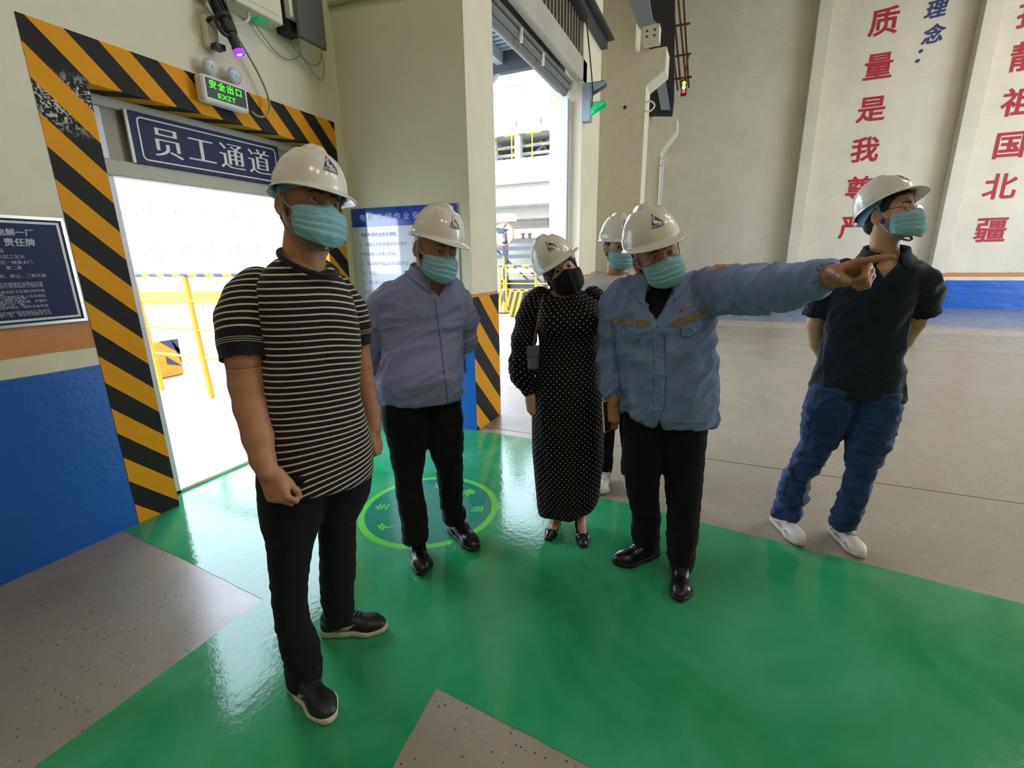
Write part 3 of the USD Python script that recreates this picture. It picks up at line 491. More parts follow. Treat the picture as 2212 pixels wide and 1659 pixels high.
put(t, 'pipe', tube([(0, 0, 6.45), (0, 0, 8.0)], 0.06, 10), 'bright_concrete'); put(t, 'head', box(-0.1, 0.1, -0.14, 0.12, 7.95, 8.2, 0.01), 'bright_concrete'); put(t, 'duct', box(0.2, 0.4, 0.22, 0.42, 6.45, 8.6), 'concrete')
t = thing('pipe_rack', 'dark steel rack with diagonal braces standing under the plant building', 'rack', (15.6, 6.6, 0))
for y in (-0.95, 0.55, 1.5): put(t, 'upright', box(-0.06, 0.06, y - 0.06, y + 0.06, 0, 2.35), 'dark_steel')
for z in (2.2, 1.68, 1.95): put(t, 'beam', box(-0.05, 0.05, -3, 2.0, z - 0.07, z + 0.06), 'steel')
put(t, 'brace', tube([(0.05, 1.0, 1.95), (0.05, -0.4, 0.75)], 0.035, 6), 'steel'); put(t, 'brace', tube([(0.05, -0.2, 1.3), (0.05, -1.2, 0.4)], 0.035, 6), 'steel'); put(t, 'machine', box(0.1, 0.6, -0.3, 0.9, 0.55, 0.85), 'dark_steel')
for y in (-0.35, -0.1): put(t, 'valve', cat(tube([(0, y, 2.28), (0, y, 2.42)], 0.05, 10), tube([(0, y, 2.26), (0, y, 2.29)], 0.08, 10), tube([(0, y, 2.41), (0, y, 2.44)], 0.08, 10)), 'red_brown')
put(t, 'shelf', box(-0.1, 0.1, -3, 2, 1.12, 1.26), 'grey_paint')
t = thing('convex_mirror', 'round convex traffic mirror with an orange rim on a banded pole', 'mirror', (12.74, 5.95, 0))
dm = lathe([(0, 0.06), (0.12, 0.052), (0.24, 0.028), (0.32, 0.0), (0, 0)], 40); rm = lathe([(0.315, -0.02), (0.345, -0.015), (0.345, 0.02), (0.325, 0.03), (0.315, 0.0)], 40)
for n_, m_, c_ in (('mirror_face', dm, 'mirror'), ('rim', rm, 'orange_rim')): put(t, n_, frame_to(m_, (0, 0.0, 2.27), (0.35, -1, 0), (0.18, 0, 1)).apply_scale(1), c_, 40)
for k in range(6): put(t, 'pole', tube([(0.1, 0.02, 0.33 * k), (0.1, 0.02, 0.33 * k + 0.33)], 0.032, 10), 'yellow_paint' if k % 2 == 0 else 'rail_band')
put(t, 'base', lathe([(0, 0), (0.2, 0), (0.2, 0.02), (0, 0.03)], 20).apply_translation((0.1, 0.02, 0)), 'dark_steel')
t = thing('yard_railing', 'yellow yard railing with banded top rail beyond the convex mirror', 'railing', (13.1, 5.6, 0))
for y in (0.62, 0.42, -0.55, -1.6): put(t, 'post', tube([(0, y, 0), (0, y, 1.36)], 0.03, 8), 'yellow_paint')
for k in range(14): put(t, 'top_rail', tube([(0, 1.4 - 0.25 * k, 1.38), (0, 1.15 - 0.25 * k, 1.38)], 0.032, 8), 'rail_band' if k % 2 else 'yellow_paint')
for z in (1.12, 0.86): put(t, 'mid_rail', tube([(0, 1.4, z), (0, -2.1, z)], 0.018, 8), 'yellow_paint')
hazard_mat('barrier_hazard', 0, 1 / 0.085, 1 / 0.3, 0.2, 'e59a1e', '4a4648'); hazard_mat('barrier_hazard_far', 0, -1 / 0.13, 1 / 0.3, 0.2, 'e59a1e', '4a4648')
t = thing('concrete_barrier', 'concrete barrier with upright yellow and black stripes beside the mirror pole', 'barrier', (11.9, 5.0, 0)); put(t, 'block', box(0, 0.4, -0.05, 0.4, 0, 0.7, 0.01), 'barrier_hazard')
t = thing('concrete_barrier', 'low striped barrier farther back, partly hidden by the pillar', 'barrier', (15.1, 7.0, 0)); put(t, 'block', box(0, 0.4, -0.3, 0.45, 0, 0.48, 0.01), 'barrier_hazard')
t = thing('concrete_barrier', 'striped barrier with opposite slant behind the woman, right of the first one', 'barrier', (13.6, 6.0, 0)); put(t, 'block', box(0, 0.4, -2.0, 0.35, 0, 0.66, 0.01), 'barrier_hazard_far')
mat('walk_green', '7fae94', 0.4); mat('walk_line', 'd8b070', 0.4)
t = thing('yard_walkway', 'pale green walkway with an orange border painted outside the roll-up door', 'floor marking', (4.1, 3.5, -0.004))
put(t, 'field', prism(Polygon([(0.55, 0.05), (6, 0.05), (6, 1.4), (0.95, 0.32)]), 0.003), 'walk_green'); put(t, 'border', prism(Polygon([(0.35, 0.0), (0.55, 0.02), (1.1, 0.36), (6, 1.45), (6, 1.6), (1.0, 0.46)]), 0.004), 'walk_line')
# ------------------------------------------------------------------ figures: implicit surfaces
from scipy import sparse
def iso(f, lo, hi, h, smooth=1):
    """surface-nets mesh of f < 0 inside the box lo..hi, evaluated only near the surface"""
    lo, hi = np.asarray(lo, float), np.asarray(hi, float); B = 8
    nb = np.maximum(np.ceil((hi - lo) / (h * B)).astype(int), 1); n = nb * B + 1
    bi = np.stack(np.meshgrid(*[np.arange(k) for k in nb], indexing='ij'), -1).reshape(-1, 3)
    dc = f((lo + (bi + 0.5) * B * h).astype(np.float32))
    keep = bi[np.abs(dc) < B * h * 1.25]
    act = np.zeros(n, bool)
    for b in keep: s = b * B; act[s[0]:s[0] + B + 1, s[1]:s[1] + B + 1, s[2]:s[2] + B + 1] = True
    D = np.full(n, 1.0, np.float32); I = np.argwhere(act)
    D[act] = f((lo + I * h).astype(np.float32))
    inside = D < 0
    c = np.zeros(n - 1, np.int8)
    for a in (0, 1):
        for b in (0, 1):
            for d in (0, 1): c += inside[a:n[0] - 1 + a, b:n[1] - 1 + b, d:n[2] - 1 + d]
    ok = act[:-1, :-1, :-1] & act[1:, 1:, 1:] & act[1:, :-1, :-1] & act[:-1, 1:, :-1] & act[:-1, :-1, 1:] & act[1:, 1:, :-1] & act[1:, :-1, 1:] & act[:-1, 1:, 1:]
    cells = np.argwhere((c > 0) & (c < 8) & ok)
    idx = np.full(n - 1, -1, np.int64); idx[tuple(cells.T)] = np.arange(len(cells))
    acc, cnt = np.zeros((len(cells), 3)), np.zeros(len(cells))
    for ax in range(3):
        for a in (0, 1):
            for b in (0, 1):
                o = np.zeros(3, int); o[(ax + 1) % 3], o[(ax + 2) % 3] = a, b; e = o.copy(); e[ax] = 1
                d0, d1 = D[tuple((cells + o).T)], D[tuple((cells + e).T)]; m = (d0 < 0) != (d1 < 0)
                t = np.where(m, d0 / np.where(m, d0 - d1, 1), 0); p = np.tile(o.astype(float), (len(cells), 1)); p[:, ax] = t
                acc[m] += p[m]; cnt[m] += 1
    V = lo + (cells + acc / np.maximum(cnt, 1)[:, None]) * h
    F = []
    for ax in range(3):
        u, v = (ax + 1) % 3, (ax + 2) % 3
        sl0 = [slice(None)] * 3; sl1 = [slice(None)] * 3; sl0[ax] = slice(0, n[ax] - 1); sl1[ax] = slice(1, n[ax])
        s0, s1 = inside[tuple(sl0)], inside[tuple(sl1)]
        E = np.argwhere(s0 != s1); E = E[(E[:, u] > 0) & (E[:, v] > 0) & (E[:, u] < n[u] - 1) & (E[:, v] < n[v] - 1)]
        q = []
        for a, b in ((-1, -1), (0, -1), (0, 0), (-1, 0)):
            k = E.copy(); k[:, u] += a; k[:, v] += b; q.append(idx[tuple(k.T)])
        q = np.stack(q, 1); flip = ~s0[tuple(E.T)]; good = (q >= 0).all(1); q, flip = q[good], flip[good]
        q[flip] = q[flip][:, ::-1]; F += [q[:, [0, 1, 2]], q[:, [0, 2, 3]]]
    F = np.vstack(F)
    if smooth: V = relax(V, F, smooth)
    return V, F
def relax(V, F, k=1, w=0.5):
    e = np.vstack([F[:, [0, 1]], F[:, [1, 2]], F[:, [2, 0]]]); e = np.vstack([e, e[:, ::-1]])
    A = sparse.coo_matrix((np.ones(len(e)), (e[:, 0], e[:, 1])), shape=(len(V), len(V))).tocsr(); A.data[:] = 1
    dg = np.maximum(np.asarray(A.sum(1)).ravel(), 1)
    for _ in range(k): V = V * (1 - w) + w * (A @ V) / dg[:, None]
    return V
def vnormals(V, F):
    n = np.zeros_like(V); c = np.cross(V[F[:, 1]] - V[F[:, 0]], V[F[:, 2]] - V[F[:, 0]])
    for k in range(3): np.add.at(n, F[:, k], c)
    return n / np.maximum(np.linalg.norm(n, axis=1, keepdims=True), 1e-12)
def smin(a, b, k):
    h = np.clip(0.5 + 0.5 * (b - a) / k, 0, 1); return b + (a - b) * h - k * h * (1 - h)
def smax(a, b, k): return -smin(-a, -b, k)
def cone(p, a, b, ra, rb):
    a, b = np.asarray(a, np.float32), np.asarray(b, np.float32); ab = b - a
    t = np.clip((p - a) @ ab / max(ab @ ab, 1e-9), 0, 1); return np.linalg.norm(p - a - t[:, None] * ab, axis=1) - (ra + (rb - ra) * t)
def ell(p, c, r):
    q = p - np.asarray(c, np.float32); r = np.asarray(r, np.float32)
    k0 = np.linalg.norm(q / r, axis=1); k1 = np.linalg.norm(q / (r * r), axis=1); return k0 * (k0 - 1) / np.maximum(k1, 1e-6)
def chain(p, pts, k=0.015, grow=0.0):
    d = None
    for a, b in zip(pts[:-1], pts[1:]):
        e = cone(p, a[:3], b[:3], a[3] + grow, b[3] + grow); d = e if d is None else smin(d, e, k)
    return d
class Loft:
    """stack of super-elliptical sections, rows (z, x left, x right, y centre), depth = ratio * half width"""
    def __init__(s, rows, ratio=0.62, p=2.3, grow=0.0, yshift=None):
        from scipy.interpolate import PchipInterpolator
        r = np.array(sorted(rows)); z = r[:, 0]; n = max(int((z[-1] - z[0]) / 0.01), 4); s.z = np.linspace(z[0], z[-1], n)
        s.cx = PchipInterpolator(z, (r[:, 1] + r[:, 2]) / 2)(s.z); s.rx = PchipInterpolator(z, (r[:, 2] - r[:, 1]) / 2)(s.z) + grow; s.cy = PchipInterpolator(z, r[:, 3])(s.z)
        ra = ratio(s.z) if callable(ratio) else ratio; s.ry = (s.rx - grow) * ra + grow; s.p = p
        if yshift: s.cy = s.cy + yshift(s.z)
    def __call__(s, p):
        z = p[:, 2]; cx, cy, rx, ry = (np.interp(z, s.z, a) for a in (s.cx, s.cy, s.rx, s.ry))
        vx, vy = p[:, 0] - cx, p[:, 1] - cy; k = ((np.abs(vx) / rx) ** s.p + (np.abs(vy) / ry) ** s.p) ** (1 / s.p); v = np.hypot(vx, vy) + 1e-6
        d = np.where(k > 1e-3, v - v / np.maximum(k, 1e-3), -np.minimum(rx, ry)); return smax(d * 0.9, np.maximum(z - s.z[-1], s.z[0] - z), 0.012)
def hmat(c, yaw=0, pitch=0, roll=0, s=1.0):
    """pose of a head: forward is towards the viewer at yaw 0, positive yaw turns to image right, positive roll tilts the top to image right"""
    a, b, r = (math.radians(x) for x in (yaw, pitch, roll))
    f = np.array([math.sin(a), -math.cos(a), 0]); e = np.array([math.cos(a), math.sin(a), 0]); u = np.array([0, 0, 1.0])
    f, u = f * math.cos(b) + u * math.sin(b), u * math.cos(b) - f * math.sin(b); e, u = e * math.cos(r) - u * math.sin(r), u * math.cos(r) + e * math.sin(r)
    T = np.eye(4); T[:3, 0], T[:3, 1], T[:3, 2], T[:3, 3] = -e * s, f * s, u * s, c; return T
def to_local(p, T):
    s = np.linalg.norm(T[:3, 0]); return ((p - T[:3, 3].astype(np.float32)) @ (T[:3, :3] / s).astype(np.float32)) / np.float32(s), s
def xf(V, T): return V @ T[:3, :3].T + T[:3, 3]
# ------------------------------------------------------------------ head (own frame: x to the person's right, y forward, z up, eyes at z = -0.004)
EYE = (0.0315, 0.0725, -0.005)
def head_sdf(q, female=False, wide=1.0):
    q = q * np.array([1 / wide, 1, 1], np.float32); d = ell(q, (0, -0.012, 0.035), (0.076, 0.096, 0.085)); m = q * np.array([-1, 1, 1], np.float32); ax = np.abs(q[:, 0:1]); s = np.hstack([ax, q[:, 1:]])
    d = smin(d, ell(q, (0, 0.026, -0.042), (0.064, 0.064, 0.082)), 0.03)
    j = 0.9 if female else 1.0
    d = smin(d, cone(s, (0.05, -0.008, -0.062), (0.020, 0.068, -0.106), 0.021 * j, 0.017 * j), 0.025); d = smin(d, ell(q, (0, 0.076, -0.107), (0.022, 0.018, 0.017)), 0.02)
    d = smin(d, cone(s, (0.008, 0.083, 0.014), (0.044, 0.064, 0.012), 0.010, 0.009), 0.016); d = smin(d, ell(s, (0.047, 0.060, -0.036), (0.022, 0.02, 0.016)), 0.02)
    d = smax(d, -ell(s, (0.032, 0.097, -0.004), (0.018, 0.016, 0.012)), 0.014)
    d = smin(d, cone(q, (0, 0.083, 0.002), (0, 0.104, -0.040), 0.0075, 0.0125), 0.010); d = smin(d, ell(s, (0.012, 0.094, -0.043), (0.008, 0.010, 0.008)), 0.006)
    d = smin(d, ell(s, (0.014, 0.090, -0.071), (0.016, 0.008, 0.005)), 0.006); d = smin(d, ell(s, (0.012, 0.088, -0.080), (0.014, 0.008, 0.006)), 0.006)
    d = smin(d, ell(s, EYE, (0.0155, 0.0145, 0.0125)), 0.006)
    xx, zz = s[:, 0] - EYE[0], s[:, 2] - EYE[2] + 0.0008; zz = zz - 0.10 * xx
    slit = (np.sqrt((xx / 0.0135) ** 2 + (zz / 0.0040) ** 2) - 1) * 0.0040; d = np.maximum(d, -np.maximum(slit, 0.066 - s[:, 1]))
    t = s - np.array([0.078, -0.012, -0.018], np.float32); c_, s_ = math.cos(0.45), math.sin(0.45)
    e = np.stack([c_ * t[:, 0] - s_ * t[:, 1] * -1, -s_ * t[:, 0] + c_ * t[:, 1], t[:, 2] - 0.12 * t[:, 1]], 1)
    ear = ell(e, (0, 0, 0), (0.009, 0.019, 0.032)); ear = smax(ear, -ell(e, (0.010, 0.003, -0.001), (0.010, 0.012, 0.020)), 0.005); ear = smin(ear, ell(e, (0.002, 0.004, -0.026), (0.006, 0.009, 0.010)), 0.006)
    return smin(d, ear, 0.008)
def head_radius(az, z, female=False, wide=1.0):
    """distance from the head's axis (0, 0.01) to the face at azimuth az (0 = forward, + = person's right) and height z"""
    az, z = np.broadcast_arrays(np.asarray(az, float), np.asarray(z, float)); lo, hi = np.zeros(az.size), np.full(az.size, 0.16); A, Z = az.ravel(), z.ravel(); best = np.zeros(az.size)
    for r in np.linspace(0.16, 0.02, 71):
        P = np.stack([r * np.sin(A), 0.01 + r * np.cos(A), Z], 1).astype(np.float32); hit = (head_sdf(P, female, wide) < 0) & (best == 0); best[hit] = r
    return best.reshape(az.shape)
def grid_faces(a, b, wrap=False):
    i, j = np.meshgrid(np.arange(a - 1), np.arange(b if wrap else b - 1), indexing='ij'); i, j = i.ravel(), j.ravel(); k = (j + 1) % b
    return np.vstack([np.stack([i * b + j, i * b + k, (i + 1) * b + k], 1), np.stack([i * b + j, (i + 1) * b + k, (i + 1) * b + j], 1)])
def solid_sheet(P, t):
    """a grid of points (a, b, 3) thickened by t along its normals"""
    a, b = P.shape[:2]; V = P.reshape(-1, 3); F = grid_faces(a, b); n = vnormals(V, F)
    W = np.vstack([V, V - n * t]); m = len(V); rim = [np.arange(b - 1), np.arange(b - 1) + (a - 1) * b, np.arange(a - 1) * b, np.arange(a - 1) * b + b - 1]; st = [1, 1, b, b]; S = []
    for r, s_, fl in zip(rim, st, (1, 0, 0, 1)):
        q = np.stack([r, r + s_, r + s_ + m, r + m], 1); q = q[:, ::-1] if fl else q; S += [q[:, [0, 1, 2]], q[:, [0, 2, 3]]]
    return W, np.vstack([F, F[:, ::-1] + m] + S)
def make_mask(female, wide, cloth, seed, w=1.18):
    u = np.linspace(-1, 1, 61); v = np.linspace(0, 1, 41); U, V_ = np.meshgrid(u, v)
    az = U * w; zt = -0.024 - 0.010 * np.abs(U) + 0.008 * np.exp(-(U / 0.22) ** 2); zb = -0.137 + 0.036 * np.abs(U) ** 1.6
    if cloth: zt = -0.026 - 0.008 * np.abs(U) + 0.014 * np.exp(-(U / 0.25) ** 2); zb = -0.134 + 0.046 * np.abs(U) ** 1.7
    Z = zt + (zb - zt) * V_
    R = head_radius(az, np.maximum(Z, -0.116), female, wide)
    tent = 0.116 * np.cos(az * 0.62) ** 0.9 * (1 - 0.12 * (V_ - 0.35) ** 2) - 0.012 * np.clip((V_ - 0.75) / 0.25, 0, 1) ** 2 * np.cos(az)
    tent = np.where(np.abs(U) > 0.55, tent * (1 - 0.10 * (np.abs(U) - 0.55)), tent)
    edge = np.clip((np.abs(U) - 0.80) / 0.2, 0, 1); top = np.clip(1 - V_ / 0.12, 0, 1)
    R2 = np.maximum(R + 0.004, tent * (1 - 0.5 * top) + (R + 0.004) * 0.5 * top); R2 = R2 * (1 - edge * 0.7) + (R + 0.004) * edge * 0.7
    rg = np.random.default_rng(seed)
    if not cloth:
        for v0 in (0.30, 0.50, 0.68): R2 = R2 + 0.0045 * np.clip((V_ - v0) / 0.03, 0, 1) * np.clip(1 - (V_ - v0) / 0.16, 0, 1) * (1 - 0.3 * edge)
        q = np.stack([U * 3, V_ * 5, U * 0], -1).reshape(-1, 3); nz = meshkit.fbm(q + seed * 7, 3, seed).reshape(U.shape); R2 = R2 + 0.010 * (np.abs(nz - 0.5) - 0.06) * (1 - top) * (1 - 0.6 * edge)
    else:
        R2 = R2 + 0.006 * np.exp(-(U / 0.06) ** 2) * (1 - top)
    P = np.stack([R2 * np.sin(az), 0.01 + R2 * np.cos(az), Z], -1)
    if (solid_normal := np.cross(P[0, 1] - P[0, 0], P[1, 0] - P[0, 0]))[1] < 0: pass
    W, F = solid_sheet(P[:, ::-1], 0.0022); return (W, F), P
# ------------------------------------------------------------------ helmet (head frame)
def dome(az, t):
    """shell point at azimuth az, t = 0 rim .. 1 crown"""
    a, b = 0.108 + 0 * az, np.where(np.cos(az) > 0, 0.128, 0.124); e = t * PI / 2
    r = np.cos(e) ** 0.82; z = 0.036 + 0.132 * np.sin(e) ** 0.95; x, y = a * np.sin(az) * r, b * np.cos(az) * r - 0.006
    n = np.stack([x / 0.108, (y + 0.006) / 0.126, (z - 0.036) / 0.132], -1); n = n / np.maximum(np.linalg.norm(n, axis=-1, keepdims=True), 1e-9)
    band = 1 / (1 + np.exp((np.abs(x) - 0.026 + 0.012 * (y > 0.03)) / 0.0035)); yy = 1 / (1 + np.exp((y - 0.046) / 0.006)); bump = 0.015 * band * yy * np.clip((z - 0.09) / 0.05, 0, 1)
    slot = np.exp(-((np.abs(az) - PI / 2) / 0.24) ** 6) * np.exp(-((t - 0.10) / 0.10) ** 6) * 0.006; rib = 0.0035 * np.exp(-((np.abs(x) - 0.055) / 0.006) ** 2) * np.clip((z - 0.10) / 0.04, 0, 1) * (y < 0.05)
    return np.stack([x, y, z], -1) + n * (bump + slot + rib)[..., None]
def helmet_shell():
    A = np.linspace(-PI, PI, 97)[:-1]; rows = [dome(A, np.full_like(A, t)) for t in np.r_[1.0 - 1e-4, np.linspace(0.97, 0.0, 44)]]
    R = dome(A, np.zeros_like(A)); out = np.stack([np.sin(A), np.cos(A), 0 * A], 1); fr = np.clip(np.cos(A), 0, 1)
    w = 0.011 + 0.031 * np.clip((np.cos(A) - 0.15) / 0.85, 0, 1) ** 0.8; dz = -0.008 - 0.012 * fr ** 2 - 0.006 * np.clip(-np.cos(A), 0, 1)
    for s, dd in ((0.25, 0.0), (0.6, 0.3), (0.95, 0.85), (1.0, 1.0)): rows.append(R + out * (w * s)[:, None] + np.stack([0 * A, 0 * A, dz * dd], 1))
    rows.append(R + out * (w * 0.99)[:, None] + np.stack([0 * A, 0 * A, dz - 0.0035], 1)); rows.append(R + out * (w * 0.4)[:, None] + np.stack([0 * A, 0 * A, dz * 0.4 - 0.0035], 1))
    for t in np.linspace(0.0, 0.9, 12): rows.append(dome(A, np.full_like(A, t)) * np.array([0.965, 0.965, 1.0]) - np.array([0, 0, 0.003]))
    P = np.stack(rows); k = len(A); V = P.reshape(-1, 3); F = grid_faces(len(rows), k, True); m = trimesh.Trimesh(V, F, process=False)
    cap = np.stack([np.full(k - 2, (len(rows) - 1) * k), (len(rows) - 1) * k + np.arange(1, k - 1), (len(rows) - 1) * k + np.arange(2, k)], 1)
    F = np.vstack([F, cap]); return (V, F[:, ::-1]) if m.area and np.cross(V[F[0, 1]] - V[F[0, 0]], V[F[0, 2]] - V[F[0, 0]])[2] < 0 else (V, F)
def on_dome(shape2d_mesh, lift):
    """a flat mesh (x across, y up, metres) wrapped onto the helmet's front"""
    v = np.array(shape2d_mesh.vertices); az = -v[:, 0] / 0.118; t = np.clip(0.40 + v[:, 1] / 0.185, 0, 1); P = dome(az, t); c = np.array([0, -0.006, 0.03]); n = P - c; n /= np.linalg.norm(n, axis=1, keepdims=True)
    return P + n * (lift + v[:, 2])[:, None], np.array(shape2d_mesh.faces)
def sub2d(shape, step=0.006):
    g = [trimesh.creation.extrude_polygon(Polygon(p.exterior.segmentize(step), [i.segmentize(step) for i in p.interiors]), 0.0006, engine='earcut') for p in getattr(shape, 'geoms', [shape]) if p.area > 1e-8]; return cat(*g)
LOGO = [affinity.scale(g, 1.25, 1.25, origin=(0, 0)) for g in (Polygon([(-0.020, -0.016), (-0.007, 0.020), (-0.0005, 0.020), (-0.013, -0.010), (0.020, -0.010), (0.024, -0.016)]), Polygon([(0.001, 0.012), (0.0215, -0.011), (0.009, -0.011), (0.010, -0.005), (-0.003, -0.005)]))]
BRAND = meshkit.text_mesh('CHINALCO', 0.0076, 0.0006, bold=True); BRAND.apply_translation((-BRAND.bounds[1, 0] / 2, -0.031, 0))
SHELL = helmet_shell()
def polyline_strip(P, w, t, side):
    """flat strap along points P, width w along vector field side, thickness t"""
    P = np.asarray(P); S = np.asarray(side, float); S = S / np.linalg.norm(S, axis=-1, keepdims=True); S = np.broadcast_to(S, P.shape); G = np.stack([P - S * w / 2, P, P + S * w / 2], 1); return solid_sheet(G, t)
# ------------------------------------------------------------------ hands (own frame: x along the fingers, y to the thumb, z out of the back)
def hand_prims(curl, spread=0.0, thumb=(0.6, 0.5, 0.3), s=1.0, left=False):
    """list of (a, b, ra, rb, group). curl: per finger (index..little) three bends in degrees; thumb: (out, down, bend)"""
    out = []; ys = (0.030, 0.010, -0.010, -0.028); L = ((0.042, 0.025, 0.021), (0.046, 0.029, 0.022), (0.042, 0.027, 0.021), (0.034, 0.020, 0.018)); kx = (0.090, 0.093, 0.088, 0.080); r0 = (0.0095, 0.0097, 0.0092, 0.0082)
    W = lambda p: np.array([p[0], p[1] * (-1 if left else 1), p[2]]) * s
    for i in range(4):
        k = np.array([kx[i], ys[i], 0.004 - 0.003 * abs(i - 1)]); out.append((W((0.004, ys[i] * 0.62, -0.002)), W(k), 0.0150 * s, 0.0118 * s, 'p'))
        out.append((W((0.01, ys[i] * 0.7, -0.008)), W(k - np.array([0.02, 0, 0.008])), 0.0135 * s, 0.0105 * s, 'p'))
        a = 0.0; p = k; yaw = spread * (1.5 - i) * 0.12
        for j in range(3):
            a += math.radians(curl[i][j]); q = p + L[i][j] * np.array([math.cos(a) * math.cos(yaw), math.sin(yaw), -math.sin(a)]); out.append((W(p), W(q), (r0[i] - 0.0008 * j) * s, (r0[i] - 0.0008 * (j + 1)) * s, 'f%d' % i)); p = q
    o, dn, bd = thumb; b = np.array([0.018, 0.026, -0.010]); d = np.array([math.cos(o) * math.cos(dn), math.sin(o) * math.cos(dn), -math.sin(dn)])
    q = b + d * 0.042; out.append((W(b), W(q), 0.0165 * s, 0.0125 * s, 'p'))
    o2, dn2 = o - bd, dn + bd * 0.3; d2 = np.array([math.cos(o2) * math.cos(dn2), math.sin(o2) * math.cos(dn2), -math.sin(dn2)]); q2 = q + d2 * 0.034; out.append((W(q), W(q2), 0.0115 * s, 0.0105 * s, 't'))
    o3 = o2 - bd * 0.8; d3 = np.array([math.cos(o3) * math.cos(dn2), math.sin(o3) * math.cos(dn2), -math.sin(dn2)]); out.append((W(q2), W(q2 + d3 * 0.026), 0.0105 * s, 0.0085 * s, 't')); return out
def hand_sdf(p, prims, T):
    q, s = to_local(p, T); groups = {}
    for a, b, ra, rb, g in prims:
        d = cone(q, a, b, ra, rb); groups[g] = smin(groups[g], d, 0.012 if g == 'p' else 0.004) if g in groups else d
    d = groups.pop('p')
    for g in groups.values(): d = smin(d, g, 0.005)
    return d * s
def hand_pose(wrist, along, back, s=1.0):
    x = np.array(along, float); x /= np.linalg.norm(x); z = np.array(back, float); z -= x * (x @ z); z /= np.linalg.norm(z); T = np.eye(4); T[:3, 0], T[:3, 1], T[:3, 2], T[:3, 3] = x * s, np.cross(z, x) * s, z * s, wrist; return T
FIST = [(62, 82, 45), (70, 88, 50), (74, 88, 50), (78, 85, 50)]
LOOSE = [(18, 28, 16), (24, 32, 18), (28, 34, 20), (32, 36, 20)]
POINT = [(4, 6, 4), (72, 95, 55), (76, 95, 55), (78, 92, 55)]
GRIP = [(42, 48, 25), (48, 52, 28), (52, 54, 28), (56, 55, 28)]
# ------------------------------------------------------------------ cloth folds
def folds(V, F, amp, seed, scale=7.0, stretch=(1, 1, 0.35), damp=None, direction=None):
    n = vnormals(V, F); q = V * np.array(stretch) * scale
    if direction is not None:
        d = np.asarray(direction, float); d /= np.linalg.norm(d); q = (V - np.outer(V @ d, d) * 0.72) * scale
    w = np.stack([meshkit.fbm(q + 5, 2, seed + 3), meshkit.fbm(q + 9, 2, seed + 4), meshkit.fbm(q, 2, seed + 5)], 1) - 0.5
    r = meshkit.noise(q + w * 1.6, seed); r2 = meshkit.noise(q * 2.1 + w, seed + 1); f = (1 - np.abs(2 * r - 1)) ** 2.2 - 0.35 + 0.6 * ((1 - np.abs(2 * r2 - 1)) ** 2 - 0.35)
    return V + n * (f * amp * (1 if damp is None else damp))[:, None]
def raycast_front(V, F, X, Z, y0=-1.2):
    m = trimesh.Trimesh(V, F, process=False); O = np.stack([X, np.full_like(X, y0), Z], 1); D = np.tile([0, 1.0, 0], (len(X), 1))
    loc, ir, _ = m.ray.intersects_location(O, D, multiple_hits=False); y = np.full(len(X), np.nan); y[ir] = loc[:, 1]
    if np.isnan(y).any(): y[np.isnan(y)] = np.nanmedian(y) if not np.isnan(y).all() else 0
    return y
def decal(V, F, shape, lift=0.002, step=0.02, thick=0.003):
    """a flat outline (x, z) laid onto the front of a garment"""
    from shapely import box as vbox
    parts = []
    for p in getattr(shape, 'geoms', [shape]):
        x0, z0, x1, z1 = p.bounds
        for a in np.arange(x0, x1, step):
            for b in np.arange(z0, z1, step):
                c = p.intersection(vbox(a, b, a + step, b + step))
                for g in getattr(c, 'geoms', [c]):
                    if g.geom_type == 'Polygon' and g.area > 1e-8: parts.append(trimesh.creation.extrude_polygon(g, thick, engine='earcut'))
    m = cat(*parts); v = np.array(m.vertices); y = raycast_front(V, F, v[:, 0], v[:, 1]); return np.stack([v[:, 0], y - lift + np.where(v[:, 2] > thick / 2, thick * 0.6, -0.0006), v[:, 1]], 1), np.array(m.faces)
